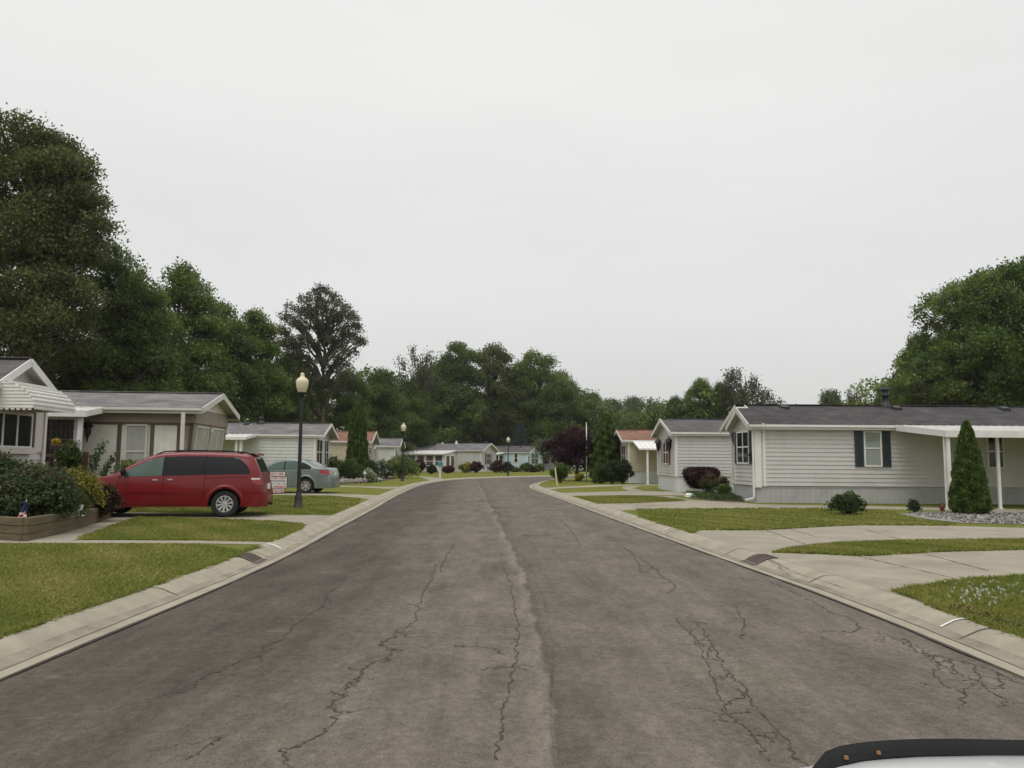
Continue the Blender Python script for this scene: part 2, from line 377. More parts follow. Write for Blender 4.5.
T['awning'] = M('white_awning_metal', (0.66, 0.65, 0.62), 0.45, 0.05, 2, dirt=((0.35, 0.33, 0.27), 0.4, 1.5))
T['teal'] = M('teal_enamel', (0.05, 0.22, 0.22), 0.5, 0.1, 5)

L = {}
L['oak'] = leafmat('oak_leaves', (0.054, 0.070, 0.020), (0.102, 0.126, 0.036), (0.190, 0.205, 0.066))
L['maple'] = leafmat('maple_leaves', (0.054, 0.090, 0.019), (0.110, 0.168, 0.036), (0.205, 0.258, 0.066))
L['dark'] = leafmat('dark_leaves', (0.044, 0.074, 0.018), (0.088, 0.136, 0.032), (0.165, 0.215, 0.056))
L['ash'] = leafmat('ash_leaves', (0.060, 0.066, 0.036), (0.090, 0.096, 0.050), (0.13, 0.135, 0.075))
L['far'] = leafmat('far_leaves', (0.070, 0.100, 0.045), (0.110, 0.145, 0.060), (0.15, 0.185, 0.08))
L['spruce'] = leafmat('spruce_needles', (0.045, 0.062, 0.060), (0.07, 0.09, 0.085), (0.10, 0.12, 0.11))
L['thuja'] = leafmat('arborvitae_leaves', (0.040, 0.072, 0.012), (0.078, 0.125, 0.020), (0.13, 0.185, 0.034))
L['yew'] = leafmat('yew_leaves', (0.018, 0.034, 0.011), (0.034, 0.058, 0.018), (0.06, 0.092, 0.028))
L['plum'] = leafmat('plum_leaves', (0.020, 0.006, 0.010), (0.038, 0.011, 0.017), (0.070, 0.022, 0.028))
L['barberry'] = leafmat('barberry_leaves', (0.030, 0.009, 0.012), (0.055, 0.016, 0.019), (0.10, 0.030, 0.028))
L['redtip'] = leafmat('red_tipped_leaves', (0.050, 0.058, 0.020), (0.09, 0.065, 0.028), (0.17, 0.075, 0.042))
L['gold'] = leafmat('golden_leaves', (0.12, 0.13, 0.016), (0.24, 0.22, 0.026), (0.42, 0.35, 0.04))
L['lime'] = leafmat('lime_leaves', (0.09, 0.13, 0.035), (0.16, 0.21, 0.06), (0.25, 0.29, 0.10))
L['shrub'] = leafmat('shrub_leaves', (0.036, 0.064, 0.018), (0.068, 0.110, 0.026), (0.125, 0.175, 0.042))
L['rhodo'] = leafmat('rhododendron_leaves', (0.036, 0.060, 0.024), (0.066, 0.104, 0.038), (0.12, 0.155, 0.060))
L['yflower'] = leafmat('yellow_flowers', (0.45, 0.26, 0.02), (0.60, 0.38, 0.03), (0.7, 0.5, 0.06))
L['wflower'] = leafmat('white_flowers', (0.5, 0.5, 0.48), (0.6, 0.6, 0.58), (0.7, 0.7, 0.68))
L['grassblade'] = leafmat('grass_blades', (0.120, 0.160, 0.024), (0.208, 0.230, 0.042), (0.35, 0.305, 0.10), trans=0.42)

# ------------------------------------------------------------------ foliage
def quads_object(name, V, tint, mat, parent=None):
    n = len(V); k = V.shape[1]
    me = bpy.data.meshes.new(name)
    me.vertices.add(n * k); me.vertices.foreach_set('co', V.reshape(-1).astype(np.float32))
    me.loops.add(n * k); me.loops.foreach_set('vertex_index', np.arange(n * k, dtype=np.int32))
    me.polygons.add(n); me.polygons.foreach_set('loop_start', np.arange(0, n * k, k, dtype=np.int32))
    me.polygons.foreach_set('loop_total', np.full(n, k, dtype=np.int32))
    me.update(calc_edges=True)
    at_ = me.attributes.new('tint', 'FLOAT', 'POINT')
    at_.data.foreach_set('value', np.repeat(np.clip(tint, 0, 1), k).astype(np.float32))
    me.materials.append(mat); me.validate()
    o = bpy.data.objects.new(name, me); COL.objects.link(o)
    if parent: o.parent = parent
    return o
def unit(a): return a / np.maximum(np.linalg.norm(a, axis=-1, keepdims=True), 1e-9)
def leaf_quads(rng, P, size, flat=0.3, droop=0.0, aspect=0.62):
    n = len(P)
    nrm = rng.normal(size=(n, 3)); nrm[:, 2] += flat * 2; nrm = unit(nrm)
    u = unit(np.cross(nrm, rng.normal(size=(n, 3)))); v = np.cross(nrm, u)
    s = size * rng.uniform(0.6, 1.35, size=(n, 1))
    a = u * s * 0.5; b = v * s * 0.5 * aspect
    return np.stack([P - a, P + b - a * 0.1, P + a, P - b - a * 0.1], axis=1)
def lobe_leaves(rng, lobes, n, size, clump=0.35, shell=0.62, flat=0.3, zmin=0.03, keep=1.0):
    """leaves in clumps spread through ellipsoid lobes; returns quads and tints"""
    L_ = np.array(lobes, float); vol = (L_[:, 3] * L_[:, 4] + L_[:, 4] * L_[:, 5] + L_[:, 3] * L_[:, 5])
    nc = max(8, int(n / 26))
    idx = rng.choice(len(L_), size=nc, p=vol / vol.sum())
    d = unit(rng.normal(size=(nc, 3))); d[:, 2] = np.where(d[:, 2] < -0.35, -d[:, 2], d[:, 2])
    r = shell + (1.06 - shell) * rng.uniform(size=(nc, 1)) ** 0.7
    d[:, 2] = np.where(rng.uniform(size=nc) < .55, np.abs(d[:, 2]), d[:, 2])
    C = L_[idx, :3] + d * r * L_[idx, 3:6]
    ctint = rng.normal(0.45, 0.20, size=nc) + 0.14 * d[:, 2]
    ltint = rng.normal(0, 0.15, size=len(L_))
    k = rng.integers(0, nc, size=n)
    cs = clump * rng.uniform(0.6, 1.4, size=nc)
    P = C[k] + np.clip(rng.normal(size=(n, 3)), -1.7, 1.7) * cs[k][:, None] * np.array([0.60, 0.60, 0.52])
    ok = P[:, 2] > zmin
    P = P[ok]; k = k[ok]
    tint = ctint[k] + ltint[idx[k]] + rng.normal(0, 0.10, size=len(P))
    return leaf_quads(rng, P, size, flat), tint, C
def limb(mb, rng, p, q, r0, r1, n=6, wig=0.06, seg=5):
    p = np.array(p, float); q = np.array(q, float); Ls = np.linalg.norm(q - p)
    pts = []
    for i in range(seg + 1):
        t = i / seg; c = p + (q - p) * t
        c = c + np.array([0, 0, Ls * 0.10 * math.sin(math.pi * t)])
        if 0 < i < seg: c = c + rng.normal(size=3) * Ls * wig * 0.5
        pts.append(c)
    mb.tube(pts, [r0 + (r1 - r0) * (i / seg) for i in range(seg + 1)], n, caps=False)
    return pts
def crown_lobes(rng, h, R, z0, n, top=1.0, rag=0.25):
    """lobes filling an egg-shaped crown of radius R between z0 and h"""
    out = []
    for i in range(n):
        t = (i + 0.5) / n + rng.uniform(-0.5, 0.5) / n
        z = z0 + (h - z0) * (0.10 + 0.80 * t)
        env = R * math.sin(math.pi * min(0.97, 0.22 + 0.70 * t * top)) ** 0.75
        a = i * 2.4 + rng.uniform(-0.5, 0.5)
        rr = R * rng.uniform(0.20, 0.40)
        off = max(0.0, env - rr * 0.6) * rng.uniform(0.5, 1.05 + rag)
        out.append((off * math.cos(a), off * math.sin(a), z, rr, rr, rr * rng.uniform(0.62, 0.85)))
    out.append((0, 0, h - R * 0.28, R * 0.36, R * 0.36, R * 0.28))
    out.append((0, 0, z0 + (h - z0) * .42, R * 0.5, R * 0.5, (h - z0) * 0.34))
    return out
def make_tree(name, seed, h, R, z0, nl, leaves, size, mat, clump=0.5, top=1.0, shell=0.6, keepdead=0, rag=0.25):
    rng = np.random.default_rng(seed)
    root = empty(name, (0, 0, 0))
    lobes = crown_lobes(rng, h, R, z0, nl, top, rag)
    V, tint, C = lobe_leaves(rng, lobes, leaves, size, clump, shell, zmin=0.25)
    mb = MB(); tr = max(0.10, h * 0.019)
    bend = rng.normal(size=2) * h * 0.02
    spine = [(bend[0] * t * t, bend[1] * t * t, h * 0.86 * t) for t in np.linspace(0, 1, 9)]
    mb.tube(spine, [tr * 1.5] + [tr * (1 - t) ** 0.8 + 0.03 for t in np.linspace(0.1, 1, 8)], 9)
    for l in lobes:
        zt = max(h * 0.12, l[2] - (h - z0) * 0.20)
        tt = zt / (h * 0.86)
        if tt > 0.95: continue
        b = (bend[0] * tt * tt, bend[1] * tt * tt, zt)
        pts = limb(mb, rng, b, l[:3], tr * 0.45 * (1.15 - tt), 0.035, 5)
        for j in range(4):
            s = pts[rng.integers(2, len(pts))]
            e_ = np.array(l[:3]) + unit(rng.normal(size=3)) * np.array(l[3:6]) * 0.95
            limb(mb, rng, s, e_, 0.05, 0.012, 4, 0.1, 4)
    mb.build('trunk', T['bark'], root, smooth=True)
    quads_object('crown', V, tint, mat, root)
    return root
def make_airy_tree(name, seed, h, R, leaves, size, mat, upright=1.0):
    """open tree with steep visible limbs and small sprays of leaves at the twig ends"""
    rng = np.random.default_rng(seed); root = empty(name, (0, 0, 0)); mb = MB()
    tr = h * 0.017
    mb.tube([(0, 0, 0), (0.05, 0, h * 0.2), (0, 0.08, h * 0.42), (0.1, 0, h * 0.72), (0, 0, h * 0.95)], [tr * 1.5, tr * 1.1, tr * 0.85, tr * 0.45, 0.03], 8)
    tips = []; nlimb = 15
    for i in range(nlimb):
        t = 0.24 + 0.55 * (i / nlimb); a = i * 2.4 + rng.uniform(-0.3, 0.3)
        hz = h * (0.52 + 0.46 * ((i * 0.618) % 1)) * (1.0 if i % 3 else 0.92)
        hz = max(hz, h * t + h * 0.12)
        env = R * math.sqrt(max(0.05, 1 - ((hz / h - 0.62) / 0.42) ** 2)) * rng.uniform(0.55, 1.0)
        pts = limb(mb, rng, (0, 0, h * t * .8), (env * math.cos(a), env * math.sin(a), hz), tr * 0.42, 0.03, 6, 0.06, 7)
        for j in range(11):
            s = pts[rng.integers(2, len(pts))]
            d = unit(rng.normal(size=3) + np.array([math.cos(a), math.sin(a), 1.0 * upright]))
            e_ = s + d * h * rng.uniform(0.07, 0.16)
            p2 = limb(mb, rng, s, e_, 0.045, 0.012, 4, 0.12, 4)
            tips += [p2[-1], p2[-2], p2[-3]]
    tips = np.array(tips)
    k = rng.integers(0, len(tips), size=leaves)
    ct = rng.normal(0.45, 0.2, size=len(tips))
    P = tips[k] + rng.normal(size=(leaves, 3)) * 0.36 * np.array([1, 1, 0.75])
    mb.build('trunk', T['bark'], root, smooth=True)
    quads_object('crown', leaf_quads(rng, P, size, 0.2), ct[k] + rng.normal(0, 0.12, leaves), mat, root)
    return root
def make_cone(name, seed, h, R, leaves, size, mat, twin=False, power=0.75, tip=0.0, fluff=0.10):
    """narrow conical evergreen clothed to the ground"""
    rng = np.random.default_rng(seed); root = empty(name, (0, 0, 0))
    n = leaves; u = rng.uniform(size=n) ** 0.85
    z = h * (0.015 + 0.985 * u)
    env = R * (1 - u) ** power * np.minimum(1, 0.72 + u * 4)
    a = rng.uniform(0, 2 * math.pi, n)
    # vertical tufts
    bumps = 1 + fluff * np.sin(a * 9 + z / h * 7 + seed) + fluff * np.sin(a * 5 - z / h * 23) + fluff * 0.8 * np.sin(z / h * 60 + a * 3)
    r = env * bumps * rng.uniform(0.3, 1.0, n) ** 0.35 * 1.04 + rng.uniform(0, 0.03, n)
    P = np.stack([r * np.cos(a), r * np.sin(a), z], 1)
    if twin:
        off = np.where(rng.uniform(size=n) < 0.5, -1, 1); P[:, 0] = P[:, 0] * 0.72 + off * R * 0.36
        P[:, 2] *= np.where(off > 0, 0.94, 1.0)
    tint = 0.42 + 0.28 * (bumps - 1) / max(fluff, 0.01) * 0.5 + rng.normal(0, 0.15, n)
    V = leaf_quads(rng, P, size, 0.0)
    V[:, 2, 2] += size * 0.5; V[:, 0, 2] -= size * 0.25
    mb = MB(); mb.tube([(0, 0, 0), (0, 0, h * 0.5), (0, 0, h * 0.97)], [R * 0.10, R * 0.07, 0.01], 7)
    mb.build('trunk', T['bark'], root, smooth=True)
    core = MB(); core.lathe([(0.001, h * 0.93)] + [(R * 0.66 * (1 - t) ** power * min(1, .72 + t * 4) + 0.005, h * t) for t in np.linspace(0.9, 0.02, 12)] + [(0.001, h * 0.02)], 14)
    if not twin:
        V2, t2 = None, None
    quads_object('crown', V, tint, mat, root)
    return root
def make_spruce(name, seed, h, R, leaves, size, mat):
    rng = np.random.default_rng(seed); root = empty(name, (0, 0, 0)); mb = MB()
    mb.tube([(0, 0, 0), (0, 0, h * 0.5), (0, 0, h)], [h * 0.02, h * 0.012, 0.02], 7)
    P = []; 
    nw = 15
    for i in range(nw):
        t = i / nw; z = h * (0.06 + 0.9 * t); rr = R * (1 - t) ** 0.85 + 0.15
        for j in range(9):
            a = j * 0.7 + i * 0.37 + rng.uniform(-0.15, 0.15); l = rr * rng.uniform(0.75, 1.1)
            e_ = np.array([l * math.cos(a), l * math.sin(a), z - l * 0.22 + 0.1])
            mb.tube([(0, 0, z), e_], [0.04, 0.01], 4, caps=False)
            m_ = int(leaves / (nw * 9)); s = rng.uniform(0.1, 1.0, m_) ** 0.8
            P.append(np.array([0, 0, z]) + s[:, None] * (e_ - np.array([0, 0, z])) + rng.normal(size=(m_, 3)) * np.array([0.16, 0.16, 0.10]) * (0.4 + rr / R))
    P = np.concatenate(P); P = P[P[:, 2] > 0.1]
    mb.build('trunk', T['bark'], root, smooth=True)
    quads_object('crown', leaf_quads(rng, P, size, 0.1, aspect=0.35), rng.normal(0.5, 0.2, len(P)), mat, root)
    return root
def make_shrub(name, seed, rx, ry, h, leaves, size, mat, nl=9, clump=0.10, shape='mound', mat2=None, frac2=0.15, top2=True, shell=0.72, z0=0.0):
    """garden shrub: stems and a leafy outline; 'mound', 'box' (clipped) or 'vase'"""
    rng = np.random.default_rng(seed); root = empty(name, (0, 0, 0)); lobes = []
    for i in range(nl):
        a = i * 2.4 + rng.uniform(-0.4, 0.4); f = math.sqrt((i + 0.5) / nl)
        if shape == 'mound':
            lr = rng.uniform(0.34, 0.5); zz = z0 + (h - z0) * (0.80 - 0.42 * f * f) - lr * h * 0.35
        elif shape == 'box':
            lr = rng.uniform(0.36, 0.46); zz = z0 + (h - z0) * (0.60 if i % 2 else 0.42)
        else:
            lr = rng.uniform(0.3, 0.44); zz = z0 + (h - z0) * rng.uniform(0.35, 0.80)
        lx = rx * lr; ly = ry * lr
        lobes.append(((rx - lx * 0.9) * f * math.cos(a), (ry - ly * 0.9) * f * math.sin(a), max(zz, h * 0.18), lx, ly, max(0.05, min(h * 0.36, (h - zz) * 0.98))))
    V, tint, C = lobe_leaves(rng, lobes, leaves, size, clump, shell, zmin=0.01 + z0 * 0.7)
    if shape == 'box':      # clipped: leaves hug a rounded box that narrows towards its foot
        d = unit(rng.normal(size=(leaves, 3))); k = (np.abs(d) ** 5).sum(1, keepdims=True) ** (-1 / 5)
        q = d * k * rng.uniform(0.8, 1.04, size=(leaves, 1)); tz = 0.5 + 0.5 * q[:, 2]
        foot = 0.62 + 0.38 * np.clip(tz * 1.5, 0, 1)
        P = np.stack([q[:, 0] * rx * foot, q[:, 1] * ry * foot, z0 + (h - z0) * tz], 1) + rng.normal(size=(leaves, 3)) * 0.015
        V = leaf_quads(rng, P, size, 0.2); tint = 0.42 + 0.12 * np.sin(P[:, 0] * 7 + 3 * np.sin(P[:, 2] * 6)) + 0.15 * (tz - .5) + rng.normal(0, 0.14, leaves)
    # inner leaves hide the ground behind
    ni = leaves // 3
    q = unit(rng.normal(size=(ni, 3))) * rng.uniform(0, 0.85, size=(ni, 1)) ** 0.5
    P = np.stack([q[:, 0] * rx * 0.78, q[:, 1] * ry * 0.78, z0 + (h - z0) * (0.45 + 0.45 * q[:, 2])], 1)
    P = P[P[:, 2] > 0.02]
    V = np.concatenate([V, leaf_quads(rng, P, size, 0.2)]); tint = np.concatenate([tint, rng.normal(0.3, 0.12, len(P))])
    mb = MB()
    for i in range(7):
        a = i * 0.9; l = lobes[i % len(lobes)]
        limb(mb, rng, (0.10 * rx * math.cos(a), 0.10 * ry * math.sin(a), 0), l[:3], 0.02 * max(h, 0.6), 0.006, 4, 0.08, 4)
    mb.build('stem', T['bark'], root)
    if mat2 is not None:
        zmean = V[:, :, 2].mean(1); sel = rng.uniform(size=len(V)) < frac2 * (np.clip(zmean / h, 0, 1) ** 2 * 2.2 if top2 else 1)
        quads_object('blossom' if mat2 in (L['yflower'], L['wflower']) else 'young_foliage', V[sel], tint[sel], mat2, root)
        V = V[~sel]; tint = tint[~sel]
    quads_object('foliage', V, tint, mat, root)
    return root
def put(o, loc, rz=0.0, sc=1.0, label=None, cat=None, group=None):
    o.location = loc; o.rotation_euler = (0, 0, rz)
    o.scale = (sc, sc, sc) if not hasattr(sc, '__len__') else sc
    return tag(o, label, cat, group)

def lobe_tree(name, seed, Y, base_px, lobes, n, size, mat, label, clump=.6, shell=.62, deep=1.0):
    """a tree whose boughs are set out one by one: (image column, image row, radius in pixels) at the tree's own distance"""
    rng = np.random.default_rng(seed); b0 = at(base_px, 460, Y); root = empty(name, (b0.x, Y, .09), 0, label, 'tree'); k = Y / 800; L3 = []
    W_ = max(l[0] for l in lobes) - min(l[0] for l in lobes)
    for px, py, r in lobes:
        p = at(px, py, Y); R = r * k * .84; half = max(0.2, 1 - ((px - base_px) / (W_ * .62)) ** 2) ** .5 * W_ * .42 * k * deep
        for q in (-.75, .0, .8):
            L3.append((p.x - b0.x + rng.uniform(-.25, .25) * R, q * half + rng.uniform(-.4, .4) * R, p.z - .09 + rng.uniform(-.2, .12) * R * abs(q), R, R, R * .95))
    V, tint, C = lobe_leaves(rng, L3, n, size, clump, shell, zmin=.3)
    h = max(l[2] for l in L3); mb = MB(); tr = h * .019
    mb.tube([(0, 0, h * .8 * t) for t in np.linspace(0, 1, 7)], [tr * (1.5 if i == 0 else 1.05 - i * .15) for i in range(7)], 9)
    for l in L3:
        pts = limb(mb, rng, (0, 0, max(h * .12, min(h * .75, l[2] - abs(l[0]) * .9 - h * .06))), l[:3], tr * .4, .04, 5, .1, 6)
        for j in range(4): limb(mb, rng, pts[rng.integers(3, len(pts))], np.array(l[:3]) + unit(rng.normal(size=3)) * l[3] * .9, .05, .012, 4, .1, 4)
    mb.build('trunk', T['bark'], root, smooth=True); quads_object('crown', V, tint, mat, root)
    return root

# ------------------------------------------------------------------ the ground, road and kerbs
def catmull(pts, step=0.5):
    P = [Vector((*p, 0)) for p in pts]; P = [2 * P[0] - P[1]] + P + [2 * P[-1] - P[-2]]; out = []
    for i in range(1, len(P) - 2):
        p0, p1, p2, p3 = P[i - 1:i + 3]; n = max(2, int((p2 - p1).length / step))
        for k in range(n):
            t = k / n
            out.append(0.5 * ((2 * p1) + (-p0 + p2) * t + (2 * p0 - 5 * p1 + 4 * p2 - p3) * t * t + (-p0 + 3 * p1 - 3 * p2 + p3) * t ** 3))
    out.append(P[-2]); return out
LE = catmull([(-3.44, -15), (-3.44, 0), (-3.44, 5.56), (-3.40, 9.5), (-3.48, 13), (-3.74, 17.15), (-4.27, 25.95), (-4.75, 33), (-5.3, 44), (-5.38, 51), (-4.95, 58.5), (-3.9, 64.5), (-1.6, 70.8), (1.6, 76.3), (7, 83), (15, 92), (32, 109)])
RE = catmull([(3.6, -15), (3.6, 0), (3.6, 7.8), (3.42, 11), (3.28, 12.8), (3.06, 15.7), (2.49, 23.7), (1.9, 32.5), (1.2, 42), (1.03, 46.5), (1.2, 51), (1.85, 57), (3.0, 64.0), (5, 69.5), (9.7, 76), (18, 85.5), (35, 102.5)])
def normals(line, sgn):
    out = []
    for i in range(len(line)):
        d = (line[min(i + 1, len(line) - 1)] - line[max(i - 1, 0)]).normalized()
        out.append(Vector((-d.y, d.x, 0)) * sgn)
    return out
LN = normals(LE, 1); RN = normals(RE, -1)
KERB = [(-0.015, 0.004), (0.02, 0.006), (0.19, -0.004), (0.25, 0.002), (0.33, 0.040), (0.41, 0.078), (0.47, 0.094), (0.52, 0.098), (0.62, 0.098), (0.625, -0.05)]
def edge_pts(line, nrm, o): return [p + n * o for p, n in zip(line, nrm)]
def xat(line, y):
    for a, b in zip(line, line[1:]):
        if a.y <= y <= b.y: return a.x + (b.x - a.x) * (y - a.y) / max(1e-6, b.y - a.y)
    return line[-1].x
g = MB(); g.face([(-3000, -3000, -0.06), (3000, -3000, -0.06), (3000, 5000, -0.06), (-3000, 5000, -0.06)])
tag(g.build('ground', T['lawn']), kind='structure')
# road: a fine grid with a slight crown
rd = MB(); rows = []
import bisect
def cross(i, t):
    a = LE[i]; j = min(range(max(0, i - 25), min(len(RE), i + 26)), key=lambda q: (RE[q] - a).length) if i < len(RE) else len(RE) - 1
    return a.lerp(RE[j], t)
for i in range(0, len(LE)):
    rows.append([cross(i, t) + Vector((0, 0, 0.035 * math.sin(math.pi * t))) for t in np.linspace(0, 1, 13)])
rd.grid(rows); road = tag(rd.build('road', T['asphalt'], smooth=True), kind='structure')
def road_z(x, y):
    xl, xr = xat(LE, y), xat(RE, y); t = min(1, max(0, (x - xl) / (xr - xl)))
    return 0.035 * math.sin(math.pi * t)
random.seed(5)
for line, nrm, nm in ((LE, LN, 'left'), (RE, RN, 'right')):
    kb = MB(); rows = [[p + n * o + Vector((0, 0, z)) for o, z in KERB] for p, n in zip(line, nrm)]
    kb.grid(rows)
    ko = tag(kb.build('kerb', T['kerb'], smooth=True), kind='structure')
    gd = MB(); rows = []
    for i, (p, n) in enumerate(zip(line, nrm)):
        w0 = 0.165 + 0.02 * math.sin(i * 0.31) + random.uniform(-.012, .012); w1 = 0.285 + 0.025 * math.sin(i * 0.17 + 1) + random.uniform(-.012, .012)
        rows.append([p + n * w0 + Vector((0, 0, -0.0005 + 0.0032)), p + n * 0.25 + Vector((0, 0, 0.0065)), p + n * w1 + Vector((0, 0, 0.004 + max(0.0, (w1 - .25)) * 0.475))])
    gd.grid(rows); gd.build('gutter_silt', T['gutterdirt'], ko, smooth=True)
    jm = MB(); acc = 0
    for i in range(1, len(line) - 1):
        acc += (line[i] - line[i - 1]).length
        if acc > 3.0 and line[i].y < 60:
            acc = random.uniform(-.4, .4); d = (line[i + 1] - line[i]).normalized(); pr = [(.2, .003), (.25, .008), (.33, .046), (.41, .084), (.47, .0995), (.52, .1025), (.61, .1025)]
            sk = random.uniform(-.25, .1)
            for (o1, z1), (o2, z2) in zip(pr, pr[1:]):
                a = line[i] + nrm[i] * o1 + Vector((0, 0, z1)) + d * sk * (o1 - .2); b = line[i] + nrm[i] * o2 + Vector((0, 0, z2)) + d * sk * (o2 - .2); h_ = d * 0.009
                jm.face([a - h_, b - h_, b + h_, a + h_])
    jm.build('joint', T['joint'], ko)
    # crumbling dark edge of the asphalt where it meets the gutter
    ed = MB(); rows = []
    for i, (p, n) in enumerate(zip(line, nrm)):
        a_ = -0.006 - 0.012 * abs(math.sin(i * .7)) - random.uniform(0, .02); b_ = 0.006 + random.uniform(-.005, .012)
        rows.append([p + n * a_ + Vector((0, 0, 0.012)), p + n * b_ + Vector((0, 0, 0.0115))])
    ed.grid(rows); ed.build('ragged_edge', T['crack'], road)
    if nm == 'left': kerb_l = ko
    else: kerb_r = ko
# lawns: polygons from the back of the kerb outwards
def poly_sheet(name, pts, z, mat, kind='structure'):
    pts = [Vector((p[0], p[1], z)) for p in pts]
    tri = tessellate_polygon([pts]); mb = MB()
    me = bpy.data.meshes.new(name); me.from_pydata([tuple(p) for p in pts], [], [tuple(t) for t in tri]); me.materials.append(mat)
    bm = bmesh.new(); bm.from_mesh(me); bmesh.ops.recalc_face_normals(bm, faces=bm.faces)
    if sum(f.normal.z for f in bm.faces) < 0: bmesh.ops.reverse_faces(bm, faces=bm.faces)
    bm.to_mesh(me); bm.free()
    o = bpy.data.objects.new(name, me); COL.objects.link(o)
    if kind: o['kind'] = kind
    return o
kl = edge_pts(LE, LN, 0.56); kr = edge_pts(RE, RN, 0.56)
poly_sheet('lawn', kl[::3] + [Vector((60, 300, 0)), Vector((-400, 300, 0)), Vector((-400, -15, 0))], 0.09, T['lawn'])
poly_sheet('lawn', [p for p in kr[::3]] + [Vector((400, 300, 0)), Vector((400, -15, 0))], 0.09, T['lawn'])
# concrete: driveways and walks
def G(pts): return [gp(x, y) for x, y in pts]
ZC = 0.0945
def slab(name, pts, z=ZC, mat=None): return poly_sheet(name, pts, z, mat or T['concrete'])
def kx(line, nrm, px_y):   # a point just under the back of the kerb at ground depth of image row
    Y = gp(512, px_y).y
    i = min(range(len(line)), key=lambda q: abs(line[q].y - Y)); return line[i] + nrm[i] * 0.585
RS = lambda y: kx(RE, RN, y); LS = lambda y: kx(LE, LN, y)
slab('driveway', [RS(592)] + [RS(y) for y in range(588, 555, -4)] + G([(775, 553), (815, 554), (860, 556.6), (940, 552), (1024, 550), (1120, 546), (1220, 545), (1220, 578), (1024, 577.3), (966, 580.5), (927, 587), (900, 592)]))
slab('driveway', [RS(y) for y in (556, 552, 547, 542, 537, 532, 529.5)] + G([(700, 530.5), (760, 530.5), (800, 528.5), (842, 526), (865, 525.5), (953, 526), (1024, 528), (1120, 530), (1220, 531), (1220, 541), (1120, 540), (1024, 540), (900, 541.5), (837, 544), (800, 548), (775, 552.5)]))
slab('driveway', [RS(y) for y in (513, 511, 509, 507, 505.5, 504.5)] + G([(596, 504), (630, 503.6), (665, 502), (686, 501), (682, 499), (664, 497), (650, 495.8), (672, 496.3), (690, 500), (740, 502.5), (760, 504.5), (860, 506), (1024, 509.5), (1100, 511), (1100, 514), (1024, 512.5), (860, 508.6), (760, 508.6), (640, 509.6), (620, 511)]))
slab('driveway', [RS(y) for y in (497, 496, 495, 494, 493)] + G([(560, 493), (629, 491.2), (652, 491.2), (680, 491.8), (690, 495.5), (621, 495.3), (572, 496)]))
slab('driveway', [RS(y) for y in (489.5, 488.6, 487.6)] + G([(560, 487), (600, 485), (680, 484), (680, 485), (622, 485.8), (560, 488.4)]))
slab('walkway', G([(787, 514.2), (812, 514.8), (872, 526), (842, 526)]), 0.098)
slab('walkway', G([(623, 486.5), (640, 486.0), (633, 488.5), (645, 491), (629, 491), (622, 488.5)]), 0.098)
slab('driveway', [LS(y) for y in (527, 524, 521, 518, 515.5)] + G([(300, 515.3), (232, 514.6), (141, 512.6), (60, 512), (-60, 511), (-60, 516), (100, 517.5), (141, 517), (200, 518.7), (232, 520), (270, 521.5), (300, 524)]))
slab('walkway', G([(100, 515.5), (143, 516.5), (110, 526), (76, 540), (60, 542.5), (20, 543.5), (-30, 543), (-30, 541)]), 0.0975)
slab('walkway', [LS(545.6), LS(542.6)] + G([(200, 541.0), (70, 540.6), (20, 540.6), (20, 543.2), (70, 543.4), (200, 543.8)]), 0.0965)
slab('driveway', [LS(y) for y in (500.5, 499, 497.5, 496)] + G([(360, 494.6), (330, 493.8), (250, 492.5), (100, 490.5), (100, 493), (250, 494.6), (330, 495.6), (360, 498)]))
slab('driveway', [LS(y) for y in (489.6, 488.6, 487.6)] + G([(383, 487), (360, 486.2), (300, 485), (300, 486), (360, 487.2), (385, 488.8)]))
slab('driveway', [LS(y) for y in (481.2, 480.3, 479.6)] + G([(440, 478.0), (420, 476.2), (420, 476.9)]))
# joints and cracks of the concrete
def ribbon(mb, pts, wd, jit=0.0, seg=1, zf=None, z=None, taper=True):
    P = []
    for a, b in zip(pts, pts[1:]):
        for k in range(seg): P.append(a.lerp(b, k / seg))
    P.append(pts[-1])
    if jit:
        P = [p + Vector((random.uniform(-jit, jit), random.uniform(-jit, jit) * 1.3, 0)) if 0 < i < len(P) - 1 else p for i, p in enumerate(P)]
        for r_ in (0.45, 0.25):      # break each run again, finer
            Q = []
            for a, b in zip(P, P[1:]): Q += [a, a.lerp(b, random.uniform(.35, .65)) + Vector((random.uniform(-jit, jit), random.uniform(-jit, jit) * 1.4, 0)) * r_]
            P = Q + [P[-1]]
    rows = []
    for i, p in enumerate(P):
        d = (P[min(i + 1, len(P) - 1)] - P[max(i - 1, 0)]); d.z = 0
        if d.length < 1e-6: d = Vector((0, 1, 0))
        d.normalize(); n = Vector((-d.y, d.x, 0)); w_ = wd * random.choice((.35, .6, .8, 1.0, 1.3, 1.9)) * random.uniform(0.8, 1.2) * (0.35 if taper and (i == 0 or i == len(P) - 1) else 1)
        zz = (zf(p.x, p.y) if zf else z); c = Vector((p.x, p.y, zz))
        rows.append([c - n * w_ / 2, c + n * w_ / 2])
    mb.grid(rows)
jo = MB()
for a, b in (((860, 557), (955, 579)), ((925, 554.5), (988, 571)), ((765, 530), (812, 547)), ((790, 529), (815, 537)), ((866, 530), (905, 541)), ((690, 506), (700, 509)), ((652, 531), (690, 531))):
    ribbon(jo, [gp(*a), gp(*b)], 0.018, 0.012, 9, z=ZC + 0.004)
ribbon(jo, [gp(765, 557), gp(800, 575), gp(850, 590)], 0.02, 0.02, 6, z=ZC + 0.004)
tag(jo.build('concrete_joint', T['joint']), kind='structure')

